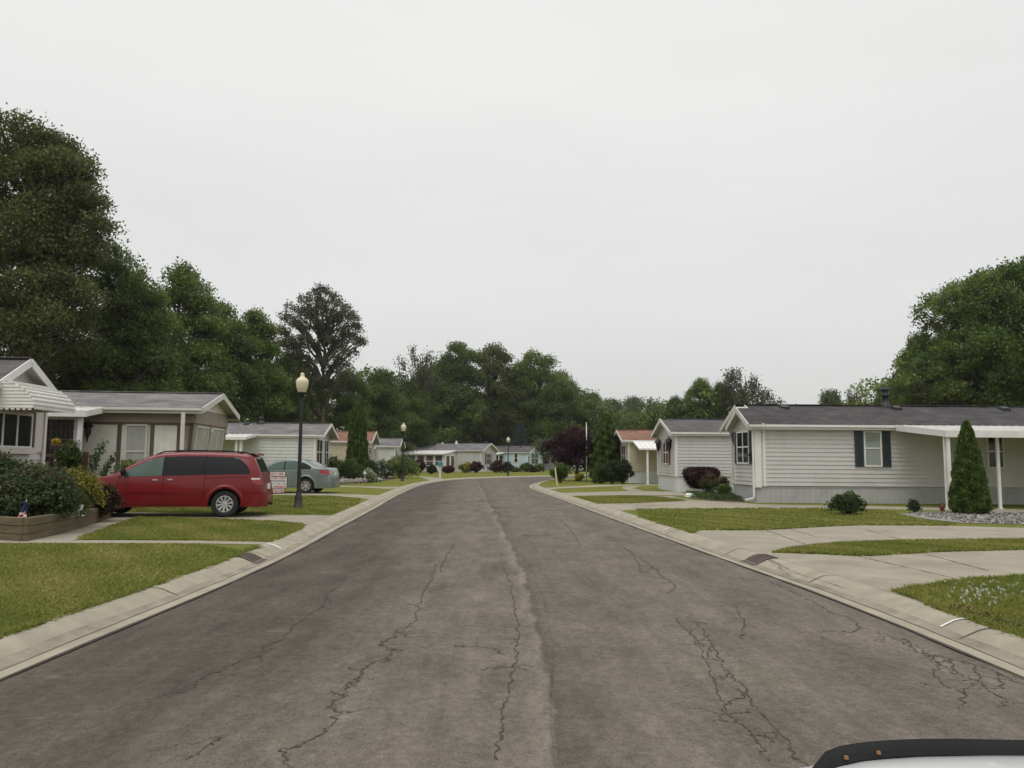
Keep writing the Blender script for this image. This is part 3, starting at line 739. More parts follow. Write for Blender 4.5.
# cracks in the asphalt
CR = [
 [(283, 770), (285, 755), (308, 749), (326, 736), (338, 718), (329, 710.6), (342.5, 702), (350, 688), (359, 682), (365, 673.5), (373.6, 666), (390, 663), (393, 654), (378, 650), (397, 636), (415, 626), (418, 610), (424, 596)],
 [(378, 650), (386, 646), (398, 640), (412, 641)], [(350, 688), (372, 684)], [(342, 702), (332, 696)], [(393, 654), (404, 655)], [(424, 596), (428, 588), (433, 578), (436, 566)],
 [(184, 766), (210, 751), (221, 742)], [(190, 694), (204.5, 678), (222, 673.5), (237, 664.6), (259, 658.7), (261, 650), (282, 642), (295, 626), (323, 608), (326, 598), (350, 578)], [(259, 658), (262, 666)], [(326, 598), (330, 606)],
 [(496, 768), (501, 732), (509, 704), (514, 672), (520, 644), (515, 613), (512, 589), (504, 572), (499, 554)], [(462, 651), (490, 653), (505, 660)], [(480, 675), (514, 672), (528, 676)],
 [(675, 620.7), (696, 644), (705, 663), (715, 687), (724, 710), (729, 720), (752, 742), (770, 768)], [(696, 625), (712.5, 649), (729, 677), (748, 696), (757, 715), (790, 752), (800, 768)],
 [(705, 663), (712.5, 649)], [(715, 687), (729, 677)], [(724, 710), (740, 704), (748, 696)], [(729, 720), (757, 715)], [(752, 742), (776, 738)], [(696, 644), (690, 632)],
 [(665, 580), (672, 584), (675, 590), (668, 597)], [(734, 606), (745, 628), (743, 642)], [(640, 560), (652, 568), (665, 580)],
 [(765, 580), (799, 595), (830, 613), (850, 618.6), (860, 627.6), (889, 636.6), (912, 648), (925, 657), (940, 665), (956, 675), (979, 682), (987, 689.5), (1010, 705)],
 [(889, 636), (905, 640), (928, 654), (951, 660), (974, 665), (997, 673), (1018, 683), (1040, 690)], [(928, 654), (940, 665)], [(951, 660), (956, 675)], [(974, 665), (979, 682)], [(997, 673), (1003, 690)], [(905, 640), (912, 648)],
 [(940, 665), (934, 676), (950, 690)], [(979, 682), (965, 695), (960, 712)], [(860, 627), (852, 634), (838, 632)], [(455, 545), (448, 556), (440, 575)], [(620, 545), (634, 556), (640, 575)], [(560, 520), (575, 535), (580, 548)],
]
random.seed(11)
cm = MB()
for path in CR:
    pts = [gp(x, y, 0) for x, y in path]; yy = sum(p.y for p in pts) / len(pts)
    ribbon(cm, pts, 0.0035 + 0.0007 * yy, 0.014 + 0.0015 * yy, 7 if yy < 9 else 6, zf=lambda x, y: road_z(x, y) + 0.004)
    for _ in range(len(pts) // 2):
        p = random.choice(pts); q = p + Vector((random.uniform(-.32, .32), random.uniform(-.25, .25), 0))
        ribbon(cm, [p, q], 0.004 + 0.0003 * yy, 0.03, 5, zf=lambda x, y: road_z(x, y) + 0.0035)
cm.build('crack', T['crack'], road)
# the low paving seam that winds down the middle
sm = MB(); SP = [(486, 500), (497, 516), (507, 532), (522, 558), (535, 588), (543, 615), (548, 640), (549, 662), (547, 700), (546, 735), (548, 775), (549, 820)]
P_ = catmull([tuple(gp(x, y, 0))[:2] for x, y in SP], 0.15); rows = []
for i, p in enumerate(P_):
    wd = 0.075 + 0.012 * math.sin(i * .4) + random.uniform(-.004, .004)
    rows.append([Vector((p.x + o, p.y, road_z(p.x, p.y) + h_)) for o, h_ in ((-wd * 1.3, 0.001), (-wd * 0.6, 0.006), (0.0, 0.010), (wd * 0.32, 0.009), (wd * 0.42, 0.001))])
sm.grid(rows); sm.build('paving_seam', T['asphalt'], road, smooth=True)
# painted marks on the kerbs
def kerb_mark(kerb, line, nrm, Y, le):
    i = min(range(len(line)), key=lambda q: abs(line[q].y - Y)); d = (line[i + 1] - line[i]).normalized(); mb = MB()
    pr = [(.30, .030), (.33, .046), (.41, .084), (.47, .100), (.54, .104)]
    for (o1, z1), (o2, z2) in zip(pr, pr[1:]):
        a = line[i] + nrm[i] * o1 + Vector((0, 0, z1 + .004)); b = line[i] + nrm[i] * o2 + Vector((0, 0, z2 + .003)); mb.face([a - d * le, b - d * le, b + d * le, a + d * le])
    mb.build('paint_mark', T['paint_white'], kerb)
kerb_mark(kerb_r, RE, RN, gp(947, 622).y, 0.016); kerb_mark(kerb_l, LE, LN, gp(285, 546, 0.06).y, 0.05)
kerb_mark(kerb_r, RE, RN, gp(655, 528).y, 0.03); kerb_mark(kerb_l, LE, LN, gp(368, 505, 0.06).y, 0.05)
def grate(line, nrm, Y, label):
    i = min(range(len(line)), key=lambda q: abs(line[q].y - Y)); d = (line[i + 1] - line[i]).normalized(); n = nrm[i]
    root = empty('storm_drain', line[i] + n * 0.3, 0, label, 'storm drain'); mb = MB(); o0 = line[i] + n * 0.3
    pr = [(.20, .012), (.27, .016), (.33, .056), (.41, .094), (.47, .110), (.60, .112)]
    def q(o, z, s): return line[i] + n * o + d * s + Vector((0, 0, z)) - o0
    for s0, s1 in ((-.26, -.22), (.22, .26)):
        for (o1, z1), (o2, z2) in zip(pr, pr[1:]): mb.face([q(o1, z1, s0), q(o2, z2, s0), q(o2, z2, s1), q(o1, z1, s1)])
    for o1, z1, o2, z2 in ((.20, .012, .23, .0135), (.57, .112, .60, .112)): mb.face([q(o1, z1, -.26), q(o2, z2, -.26), q(o2, z2, .26), q(o1, z1, .26)])
    mb.build('frame', T['iron'], root)
    bars = MB()
    for k in range(6):
        s = -.20 + k * .08
        for (o1, z1), (o2, z2) in zip(pr, pr[1:]): bars.face([q(o1, z1 - .002, s - .018), q(o2, z2 - .002, s - .018), q(o2, z2 - .002, s + .018), q(o1, z1 - .002, s + .018)])
    bars.build('grating', T['iron'], root)
    pit = MB()
    for (o1, z1), (o2, z2) in zip(pr, pr[1:]): pit.face([q(o1, z1 - .007, -.24), q(o2, z2 - .007, -.24), q(o2, z2 - .007, .24), q(o1, z1 - .007, .24)])
    pit.build('pit', T['crack'], root)
grate(RE, RN, gp(756, 556).y, 'rusty kerb inlet grating beside the right-hand concrete driveways')
grate(LE, LN, gp(262, 556, .06).y, 'rusty kerb inlet grating at the corner of the left front lawn')
# gravel bed by the carport
slab('gravel_bed', G([(898, 514.2), (925, 513), (1000, 513), (1100, 514), (1100, 526), (1024, 524.5), (960, 523), (925, 519)]), 0.100, T['gravel'])
rng = np.random.default_rng(77); pl = [tuple(p) for p in G([(898, 514.2), (1100, 514), (1100, 526), (960, 523)])]
n = 9000; P = np.stack([rng.uniform(11.0, 22, n), rng.uniform(19.2, 23.6, n)], 1)
def inside(P, poly):
    poly = [(p[0], p[1]) for p in poly]; c = np.zeros(len(P), bool); j = len(poly) - 1
    for i in range(len(poly)):
        xi, yi = poly[i]; xj, yj = poly[j]
        hit = ((yi > P[:, 1]) != (yj > P[:, 1])) & (P[:, 0] < (xj - xi) * (P[:, 1] - yi) / (yj - yi + 1e-12) + xi); c ^= hit; j = i
    return c
P = P[inside(P, G([(898, 514.2), (925, 513), (1100, 513), (1100, 526), (1024, 524.5), (960, 523), (925, 519)]))]
P3 = np.concatenate([P, np.full((len(P), 1), 0.115)], 1)
stm = leafmat('gravel_stones', (0.19, 0.178, 0.165), (0.28, 0.262, 0.245), (0.38, 0.36, 0.34), 0.9, 0.0)
tag(quads_object('gravel', leaf_quads(rng, P3, 0.075, 0.6, aspect=0.9), rng.normal(0.5, 0.25, len(P3)), stm), kind='stuff')
# grass blades on the nearer lawns, thinning with distance
def blades(name, poly, n, seed, h=(0.045, 0.085), mat=None, zb=0.088, ymax=40):
    rng = np.random.default_rng(seed); A = np.array([(p[0], p[1]) for p in poly]); lo, hi = A.min(0), A.max(0)
    Y = 1 / rng.uniform(1 / min(hi[1], ymax), 1 / max(lo[1], 3.0), n * 3); X = rng.uniform(lo[0], hi[0], n * 3)
    P = np.stack([X, Y], 1); px = 512 + 800 * X / Y; P = P[(px > -420) & (px < 1450)]
    P = P[inside(P, poly)][:n]; n = len(P)
    b = np.concatenate([P, np.full((n, 1), zb)], 1); a = rng.uniform(0, 2 * math.pi, n); wd = (0.005 + 0.0011 * P[:, 1]) * rng.uniform(.7, 1.4, n)
    u = np.stack([np.cos(a) * wd, np.sin(a) * wd, np.zeros(n)], 1)
    lean = np.stack([rng.normal(0, .03, n), rng.normal(0, .03, n), rng.uniform(h[0], h[1], n)], 1)
    V = np.stack([b - u, b + u, b + lean], 1)
    patch = 0.5 + 0.22 * np.sin(P[:, 0] * 1.7 + 1.3 * np.sin(P[:, 1] * .9)) * np.sin(P[:, 1] * 1.1 + seed) + 0.12 * np.sin(P[:, 0] * 5.1 + P[:, 1] * 3.7)
    return tag(quads_object(name, V, patch + rng.normal(0, .18, n), mat or L['grassblade']), kind='stuff')
kline = lambda line, nrm, y0, y1, o=0.60: [p + n * o for p, n in zip(line, nrm) if y0 <= p.y <= y1]
blades('grass', kline(LE, LN, 3.5, gp(0, 546.0).y) + G([(200, 544.6), (70, 544.0), (20, 544), (-40, 544.5), (-200, 545), (-700, 545)]) + [Vector((-20, 3.5, 0))], 290000, 1, (0.018, 0.042))
blades('grass', G([(78, 540), (141, 517.4), (200, 519), (232, 520.3), (270, 522), (300, 524.6)]) + list(reversed(kline(LE, LN, gp(0, 541.8).y, gp(0, 526).y))) [::-1][::-1] + G([(200, 540.4)]), 45000, 2, (0.018, 0.04))
blades('grass', kline(LE, LN, gp(0, 514.5).y, gp(0, 501).y) + G([(360, 498.8), (330, 496.2), (100, 494), (100, 512), (141, 511.8), (232, 514), (300, 514.7)]), 26000, 3, (0.03, 0.05))
blades('grass', kline(RE, RN, 3.5, gp(0, 593.5).y) + G([(900, 592.6), (927, 587.6), (966, 581.2), (1024, 578), (1150, 578)]) + [Vector((12, 3.5, 0))], 110000, 4, (0.025, 0.055))
blades('grass', G([(775, 553), (800, 548.4), (837, 544.4), (900, 542), (1024, 540.6), (1100, 540.4), (1100, 547), (1024, 549.6), (940, 551.6), (860, 556), (815, 553.6)]), 42000, 5, (0.03, 0.06))
blades('grass', kline(RE, RN, gp(0, 529).y, gp(0, 513.5).y) + G([(640, 510), (760, 509.2), (860, 509.2), (895, 512), (898, 514.5), (925, 519.5), (955, 523.5), (955, 525.5), (865, 525), (842, 525.5), (800, 528), (700, 530)]), 40000, 6, (0.02, 0.045))
blades('grass', G([(572, 496.5), (621, 495.8), (650, 496.2), (664, 497.5), (686, 501), (665, 501.6), (630, 503.2), (597, 503.6)]), 9000, 7, (0.03, 0.05))
def fringe(name, pts, per_m, seed, closed=False, h=(.025, .06), out_=None):
    rng = np.random.default_rng(seed); B = []
    Q = list(pts) + ([pts[0]] if closed else [])
    for p, q in zip(Q, Q[1:]):
        ym = max(4, (p.y + q.y) / 2); n = rng.poisson((q - p).length * per_m * min(1, (9 / ym)))
        if n: t = rng.uniform(size=n); B.append(np.stack([p.x + (q.x - p.x) * t, p.y + (q.y - p.y) * t], 1))
    B = np.concatenate(B); tuft = np.sin(B[:, 0] * 7.3 + B[:, 1] * 5.1) * np.sin(B[:, 1] * 2.3 + 1)
    B = B[tuft > rng.uniform(-1.2, .5, len(B))]; n = len(B); B = B + rng.normal(0, .028, B.shape)
    b = np.concatenate([B, np.full((n, 1), .089)], 1); a = rng.uniform(0, 2 * math.pi, n); wd = (0.005 + 0.0011 * B[:, 1]) * rng.uniform(.7, 1.4, n)
    u = np.stack([np.cos(a) * wd, np.sin(a) * wd, np.zeros(n)], 1); lean = np.stack([rng.normal(0, .05, n), rng.normal(0, .05, n), rng.uniform(h[0], h[1], n)], 1)
    tag(quads_object(name, np.stack([b - u, b + u, b + lean], 1), rng.normal(.42, .25, n), L['grassblade']), kind='stuff')
fringe('grass', kline(LE, LN, 3.5, gp(0, 543.5).y, .59), 900, 21)
fringe('grass', kline(LE, LN, gp(0, 541.5).y, gp(0, 526).y, .59) + G([(300, 524.6), (270, 522), (232, 520.3), (200, 519), (141, 517.4), (110, 528), (80, 539)]), 500, 22)
fringe('grass', kline(RE, RN, 3.5, gp(0, 593.5).y, .59) + G([(900, 592.3), (927, 587.3), (966, 580.9), (1024, 577.6), (1100, 577.6)]), 900, 24)
fringe('grass', G([(775, 553), (800, 548.2), (837, 544.2), (900, 541.7), (1024, 540.2), (1100, 540.2), (1100, 547), (1024, 549.8), (940, 551.8), (860, 556.3), (815, 553.8)]), 800, 25, True)
fringe('grass', kline(RE, RN, gp(0, 529).y, gp(0, 513.5).y, .59) + G([(640, 509.8), (760, 508.8), (860, 508.8)]), 500, 26)
fringe('grass', G([(700, 530.3), (760, 530.3), (800, 528.2), (842, 525.8), (865, 525.3), (953, 525.8)]), 600, 27)
# sparse dry fringe where the lawn meets the near right kerb, and clover flowers
rng = np.random.default_rng(9); cpx = np.stack([rng.normal(985, 20, 62), rng.normal(590, 5.5, 62)], 1)
cpx = cpx[(cpx[:, 1] > 580)]
P3 = np.array([tuple(gp(x, y, 0.15)) for x, y in cpx]); P3 = np.concatenate([P3 + rng.normal(0, .007, P3.shape) for _ in range(6)])
tag(quads_object('clover_flowers', leaf_quads(rng, P3, 0.016, 0.3, aspect=0.9), rng.normal(.5, .2, len(P3)), L['wflower']), kind='stuff')
lo = kline(RE, RN, 5, gp(0, 593).y, 0.63); P3 = []
for p, n_ in zip(lo, [n for p, n in zip(RE, RN) if 5 <= p.y <= gp(0, 593).y]):
    for _ in range(150): P3.append(tuple(p + n_ * abs(random.gauss(0, .16)) + Vector((0, random.uniform(-.25, .25), 0.10 + random.uniform(0, .03)))))
P3 = np.array(P3); tag(quads_object('dead_leaves', leaf_quads(rng, P3, 0.035, 0.5), rng.normal(.4, .25, len(P3)), leafmat('dry_leaves', (0.05, 0.035, 0.02), (0.12, 0.085, 0.045), (0.22, 0.17, 0.09), .9, .1)), kind='stuff')

# ------------------------------------------------------------------ mobile homes
class Home:
    """one mobile home; local frame: u runs away from the road, v away from the camera, origin at the near road-side corner"""
    def __init__(s, name, label, loc, side, rot, Lg, W, skirt, eave, ridge, siding, skirtm, roofm, trim=None, over=0.25, over_end=0.35, lap=0.115, group='mobile homes along the street', style='lap'):
        s.s = side; s.loc = Vector((loc[0], loc[1], 0.088)); s.rot = math.radians(rot); s.L = Lg; s.W = W; s.sk = skirt; s.ev = eave; s.rd = ridge
        s.root = empty(name, s.loc, s.rot, label, 'mobile home', group); s.trim = trim or T['trim']; s.siding = siding
        s.over, s.oe = over, over_end; s.style = style
        s.R = Matrix.Rotation(s.rot, 3, 'Z'); s.Ri = s.R.transposed()
        s.AL = Vector((side, 0, 0)); s.NL = Vector((0, -1, 0)); s.AE = Vector((0, 1, 0)); s.NE = Vector((-side, 0, 0))
        s.vm = W / 2; s.v0 = -over; s.v1 = W + over
        s.slope = (ridge - eave) / (s.vm - s.v0)
        if style == 'lap': s.walls(lap)
        s.skirting(skirtm); s.roof(roofm)
    def hit(s, px, py, plane, off=0.0):
        """where a sight line meets the long wall ('L': returns u, z) or the end wall ('E': returns v, z)"""
        o = s.Ri @ (Vector((0, 0, EYE)) - s.loc); d = s.Ri @ ray(px, py)
        if plane == 'L': t = (off - o.y) / d.y; p = o + d * t; return p.x * s.s, p.z
        t = (off * s.s - o.x) / d.x; p = o + d * t; return p.y, p.z
    def P(s, u, v, z): return Vector((s.s * u, v, z))
    def frame(s, plane, u=0.0):
        return (s.P(0, 0, 0), s.AL, s.NL) if plane == 'L' else (s.P(u, 0, 0), s.AE, s.NE)
    def lapwall(s, mb, O, a, n, z0, z1, ext, course):
        k = max(1, round((z1 - z0) / course)); c = (z1 - z0) / k
        for i in range(k):
            zb, zt = z0 + i * c, z0 + (i + 1) * c; e0, e1 = ext(zb), ext(zt)
            if e0[1] - e0[0] < 0.02: continue
            A = O + a * e0[0] + n * 0.025 + Vector((0, 0, zb)); B = O + a * e0[1] + n * 0.025 + Vector((0, 0, zb))
            C_ = O + a * e1[1] + n * 0.003 + Vector((0, 0, zt)); D = O + a * e1[0] + n * 0.003 + Vector((0, 0, zt))
            mb.face([A, B, C_, D])
            mb.face([O + a * e0[0] + n * 0.003 + Vector((0, 0, zb)), O + a * e0[1] + n * 0.003 + Vector((0, 0, zb)), B, A])
    def gext(s, W, v0, vm, ze, zr):
        def f(z):
            if z <= ze: return (0, W)
            a = max(0.0, v0 + (z - ze) / (zr - ze) * (vm - v0)); b = min(W, 2 * vm - a) if a > 0 else W
            b = min(W, 2 * vm - (v0 + (z - ze) / (zr - ze) * (vm - v0)))
            return (min(a, vm), max(b, vm))
        return f
    def walls(s, lap):
        mb = MB(); O = s.P(0, 0, 0); top = s.ev + s.over * s.slope - 0.02
        s.lapwall(mb, O, s.AL, s.NL, s.sk, top, lambda z: (0, s.L), lap)
        s.lapwall(mb, s.P(0, s.W, 0), s.AL, -s.NL, s.sk, top, lambda z: (0, s.L), lap)
        f = s.gext(s.W, s.v0, s.vm, s.ev - 0.05, s.rd - 0.08)
        s.lapwall(mb, O, s.AE, s.NE, s.sk, s.rd - 0.08, f, lap)
        s.lapwall(mb, s.P(s.L, 0, 0), s.AE, -s.NE, s.sk, s.rd - 0.08, f, lap)
        s.wall = mb.build('wall', s.siding, s.root)
        t = MB()
        for O_, a, n in ((s.P(0, 0, 0), s.AL, s.NL), (s.P(0, 0, 0), s.AE, s.NE)): t.obox(O_, a, n, (-0.012, 0.085), (0.0, 0.032), (s.sk - .02, top - .06))
        t.build('corner_trim', s.trim, s.root)
        t = MB(); t.obox(s.P(0, s.W, 0), s.AE, s.NE, (-0.085, 0.012), (0.0, 0.032), (s.sk - .02, top - .06)); t.build('corner_trim', s.trim, s.root)
    def skirting(s, m_):
        mb = MB(); i = 0.03
        def run(O, a, n, l):
            x = 0.0
            while x < l - 1e-3:
                w_ = min(0.2, l - x)
                mb.obox(O - n * i, a, n, (x + .004, x + w_ - .004), (-0.02, 0.006), (-0.05, s.sk - .02)); x += w_
            mb.obox(O - n * i, a, n, (0, l), (-0.035, -0.004), (-0.05, s.sk - .02))
            mb.obox(O - n * i, a, n, (0, l), (-0.01, 0.018), (s.sk - .075, s.sk - .015))
        run(s.P(i, 0, 0), s.AL, s.NL, s.L - 2 * i); run(s.P(0, i, 0), s.AE, s.NE, s.W - 2 * i)
        run(s.P(i, s.W, 0), s.AL, -s.NL, s.L - 2 * i); run(s.P(s.L, i, 0), s.AE, -s.NE, s.W - 2 * i)
        s.skirt = mb.build('skirting', m_, s.root)
    def roof(s, m_, u0=None, vr=None, zr=None, name='roof'):
        u0 = -s.oe if u0 is None else u0; v0, v1 = vr or (s.v0, s.v1); ze, zrd = zr or (s.ev, s.rd); vm = (v0 + v1) / 2; u1 = s.L + s.oe
        mb = MB(); th = 0.05
        for a, b in ((v0, vm), (v1, vm)):
            q = [s.P(u0, a, ze), s.P(u1, a, ze), s.P(u1, b, zrd), s.P(u0, b, zrd)]; d = Vector((0, 0, -th))
            mb.face(q); mb.face([p + d for p in q])
            for i in range(4): mb.face([q[i], q[(i + 1) % 4], q[(i + 1) % 4] + d, q[i] + d])
        ro = mb.build(name, m_, s.root)
        mb = MB()
        mb.bar(s.P(u0, vm, zrd + .012), s.P(u1, vm, zrd + .012), 0.24, 0.03)
        mb.build('ridge_cap', m_, ro)
        f = MB()
        for v, sg in ((v0, -1), (v1, 1)):
            f.obox(s.P(u0, v, 0), s.AL, Vector((0, sg, 0)), (0, u1 - u0), (-0.01, 0.018), (ze - .19, ze - .015))
            f.obox(s.P(u0, v, 0), s.AL, Vector((0, sg, 0)), (0.02, u1 - u0), (0.02, 0.10), (ze - .10, ze - .02))   # gutter
            f.face([s.P(u0, v, ze - .175), s.P(u1, v, ze - .175), s.P(u1, v - sg * s.over, ze - .175 + .02), s.P(u0, v - sg * s.over, ze - .175 + .02)])
        for a in (v0, v1):
            p, q = s.P(u0 - .015, a, ze - .085), s.P(u0 - .015, vm, zrd - .085)
            f.bar(p, q, 0.03, 0.17); f.bar(s.P(u1 + .015, a, ze - .085), s.P(u1 + .015, vm, zrd - .085), 0.03, 0.17)
        f.build('fascia', s.trim, s.root)
        so = MB()
        for a in (v0, v1):
            so.face([s.P(u0 + .02, a, ze - .07), s.P(.02, a, ze - .07), s.P(.02, vm, zrd - .07), s.P(u0 + .02, vm, zrd - .07)])
        so.build('soffit', T['soffit'], s.root)
    def window(s, plane, a0, a1, z0, z1, frame=None, shut=None, sw=0.32, nx=1, sash=True, pane=None, curtain=None, u=0.0, O=None, A=None, Nn=None, up=None, grids=0, name='window', label=None):
        if O is None: O, A, Nn = s.frame(plane, u)
        up = up or Vector((0, 0, 1)); fm = frame or s.trim; fw = 0.055
        mb = MB()
        for lo, hi in ((a0 - fw, a0), (a1, a1 + fw)): mb.obox(O, A, Nn, (lo, hi), (0.0, 0.068), (z0 - fw, z1 + fw), up=up)
        for lo, hi in ((z0 - fw, z0), (z1, z1 + fw)): mb.obox(O, A, Nn, (a0, a1), (0.0, 0.066), (lo, hi), up=up)
        for k in range(1, nx):
            c = a0 + (a1 - a0) * k / nx; mb.obox(O, A, Nn, (c - .03, c + .03), (0.0, 0.062), (z0, z1), up=up)
        if sash:
            zc = z0 + (z1 - z0) * (sash if isinstance(sash, float) else 0.52); mb.obox(O, A, Nn, (a0, a1), (0.0, 0.058), (zc - .024, zc + .024), up=up)
        for k in range(grids):
            c = a0 + (a1 - a0) * (k + 1) / (grids + 1); mb.obox(O, A, Nn, (c - .008, c + .008), (0.0, 0.054), (z0, z1), up=up)
        wo = mb.build(name, fm, s.root)
        if label: wo['label'] = label
        pm = MB(); off = 0.048
        pm.face([O + A * a0 + Nn * off + up * z0, O + A * a1 + Nn * off + up * z0, O + A * a1 + Nn * off + up * z1, O + A * a0 + Nn * off + up * z1])
        pm.build('pane', T['clear'] if curtain else (pane or T['pane']), wo)
        if curtain:
            cm_ = MB(); rows = [[], []]; n = 40
            for k in range(n + 1):
                x = a0 + (a1 - a0) * k / n; o_ = 0.038 + 0.006 * math.sin(k * 1.7) * (0.6 + 0.4 * math.sin(k * .37))
                rows[0].append(O + A * x + Nn * o_ + up * z0); rows[1].append(O + A * x + Nn * o_ + up * z1)
            cm_.grid(rows); cm_.build('curtain', curtain, wo, smooth=True)
        if shut:
            for lo, hi in ((a0 - fw - sw - .02, a0 - fw - .02), (a1 + fw + .02, a1 + fw + sw + .02)):
                sh = MB(); sh.obox(O, A, Nn, (lo, hi), (0.015, 0.045), (z0 - fw, z1 + fw), up=up)
                for a_, b_ in ((lo, lo + .05), (hi - .05, hi)): sh.obox(O, A, Nn, (a_, b_), (0.045, 0.06), (z0 - fw, z1 + fw), up=up)
                z = z0 - fw + .05; sh.obox(O, A, Nn, (lo + .05, hi - .05), (.044, .059), (z0 - fw, z), up=up)
                while z < z1 + fw - .05:
                    sh.bar(O + A * (lo + .05) + Nn * .050 + up * (z + .02), O + A * (hi - .05) + Nn * .050 + up * (z + .02), .012, .03); z += .05
                sh.build('shutter', shut, s.root)
        return wo
    def vent(s, u, t=0.75, k=(0.34, 0.30, 0.10)):
        v = s.v0 + (s.vm - s.v0) * t; z = s.ev + (v - s.v0) * s.slope; mb = MB()
        d = Vector((0, 1, s.slope)).normalized(); n = Vector((0, -s.slope, 1)).normalized()
        c = s.P(u, v, z); a, b, h = k
        pts = [(-a / 2, -b / 2, 0), (a / 2, -b / 2, 0), (a / 2, b / 2, 0), (-a / 2, b / 2, 0)]; tp = [(-a / 2.4, -b / 2.6, h), (a / 2.4, -b / 2.6, h), (a / 2.4, b / 2.2, h * .9), (-a / 2.4, b / 2.2, h * .9)]
        f = lambda q: c + Vector((q[0], 0, 0)) + d * q[1] + n * q[2]
        B = [f(q) for q in pts]; Tt = [f(q) for q in tp]; mb.face(Tt); mb.face(B)
        for i in range(4): mb.face([B[i], B[(i + 1) % 4], Tt[(i + 1) % 4], Tt[i]])
        mb.build('roof_vent', T['black'], s.root)
    def flue(s, u, h=0.7, r=0.10, t=0.97, mat=None, cowl=True):
        v = s.v0 + (s.vm - s.v0) * t; z = s.ev + (v - s.v0) * s.slope; c = s.P(u, v, z - .08); mb = MB()
        mb.lathe([(r * 1.7, 0), (r * 1.6, .14), (r, .2), (r, h * .55), (r * 1.15, h * .56), (r * 1.15, h * .62), (r, h * .63), (r, h * .78)], 14, c)
        if cowl: mb.lathe([(r * .8, h * .78), (r * 1.5, h * .80), (r * 1.5, h * .88), (r * 1.1, h * .9), (r * 1.1, h * .97), (.01, h)], 14, c)
        mb.build('flue', mat or T['black'], s.root, smooth=True)
    def downspout(s, plane, a, u=0.0, z0=0.12, z1=None, off=0.03, foot=True, w_=0.075):
        O, A, Nn = s.frame(plane, u); z1 = z1 or s.ev - .15; mb = MB()
        mb.obox(O, A, Nn, (a - w_ / 2, a + w_ / 2), (off, off + .055), (z0, z1))
        if foot: mb.bar(O + A * a + Nn * (off + .02) + Vector((0, 0, z0 + .02)), O + A * a + Nn * (off + .34) + Vector((0, 0, z0 - .06)), w_, .055)
        mb.build('downspout', s.trim, s.root)
    def cover(s, u0, u1, v0, v1, z_in, z_out, posts, name='porch_cover', band=0.17, mat=None, pw=0.10):
        """flat metal patio or carport cover from the wall (v1) out to v0 (negative) with posts at (u, v)"""
        mt = mat or T['trim']; mb = MB(); d = Vector((0, 0, -0.05))
        q = [s.P(u0, v1, z_in), s.P(u1, v1, z_in), s.P(u1, v0, z_out), s.P(u0, v0, z_out)]
        mb.face(q); mb.face([p + d for p in q])
        n = max(2, int((u1 - u0) / 0.30))
        for k in range(n + 1):
            u = u0 + (u1 - u0) * k / n; mb.bar(s.P(u, v1, z_in + .012), s.P(u, v0, z_out + .012), .03, .045)
        co = mb.build(name, mt, s.root)
        f = MB(); f.obox(s.P(u0, v0, 0), s.AL, Vector((0, -1, 0)), (0, u1 - u0), (0, .09), (z_out - band, z_out + .02))
        for u in (u0, u1):
            f.bar(s.P(u, v1, z_in - band / 2 + .02), s.P(u, v0 - .09, z_out - band / 2 + .01), .04, band)
        f.build('edge_band', mt, co)
        for u, v in posts:
            p = MB(); zt = z_out + (z_in - z_out) * (v - v0) / (v1 - v0) - .05
            p.box((s.s * u - pw / 2, v - pw / 2, -.03), (s.s * u + pw / 2, v + pw / 2, zt)); p.box((s.s * u - pw * .9, v - pw * .9, -.02), (s.s * u + pw * .9, v + pw * .9, .03))
            p.build('post', mt, co)
        return co
    def lantern(s, plane, a, z, u=0.0, mat=None, globe=None, k=1.0, name='wall_lantern'):
        O, A, Nn = s.frame(plane, u); c = O + A * a + Nn * .13 + Vector((0, 0, z)); mb = MB()
        if globe:
            mb.lathe([(.001, -.10 * k), (.07 * k, -.07 * k), (.10 * k, 0), (.07 * k, .07 * k), (.03 * k, .09 * k)], 12, c); mb.build(name, globe, s.root, smooth=True); return
        mb.obox(O, A, Nn, (a - .05 * k, a + .05 * k), (.02, .05), (z - .12 * k, z + .12 * k)); mb.bar(O + A * a + Nn * .04 + Vector((0, 0, z + .08 * k)), c + Vector((0, 0, .1 * k)), .025, .025)
        mb.lathe([(.012, -.34 * k), (.03, -.22 * k), (.055 * k, -.16 * k), (.09 * k, .06 * k), (.15 * k, .07 * k), (.09 * k, .16 * k), (.02, .2 * k), (.015, .26 * k)], 8, c)
        mb.build(name, mat or T['black'], s.root)

# --- right side -----------------------------------------------------------------
r1 = Home('mobile_home', 'light grey mobile home with dark green shutters and long dark shingle roof beside white carport', (8.96, 28.6), 1, 0, 17.5, 4.05, 0.60, 2.78, 3.62, T['siding_grey'], T['skirt_grey'], T['roof_dark'], over=0.24, over_end=0.02, lap=.15)
# the projecting front room: own end wall and gable, standing 0.3 m proud of the main end wall
mb = MB(); pw_, pu = 2.5, -0.30
top1 = r1.ev + r1.over * r1.slope - .02
f1 = r1.gext(pw_, -.12, pw_ / 2, r1.ev - .05, 3.30)
r1.lapwall(mb, r1.P(pu, 0, 0), r1.AE, r1.NE, r1.sk, 3.30, f1, .15)
for v, n in ((0.0, r1.NL), (pw_, -r1.NL)): r1.lapwall(mb, r1.P(pu, v, 0), r1.AL, n, r1.sk, top1 - .1, lambda z: (0, -pu + .02), .15)
mb.build('wall', T['siding_grey'], r1.root)
mb = MB()
mb.obox(r1.P(pu, 0, 0), r1.AE, r1.NE, (-.012, .085), (0, .03), (r1.sk - .02, top1 - .1))
mb.obox(r1.P(0, 0, 0), r1.AL, r1.NL, (-.32, -.08), (.032, .06), (r1.sk - .06, top1 - .06)); mb.build('corner_trim', T['trim'], r1.root)
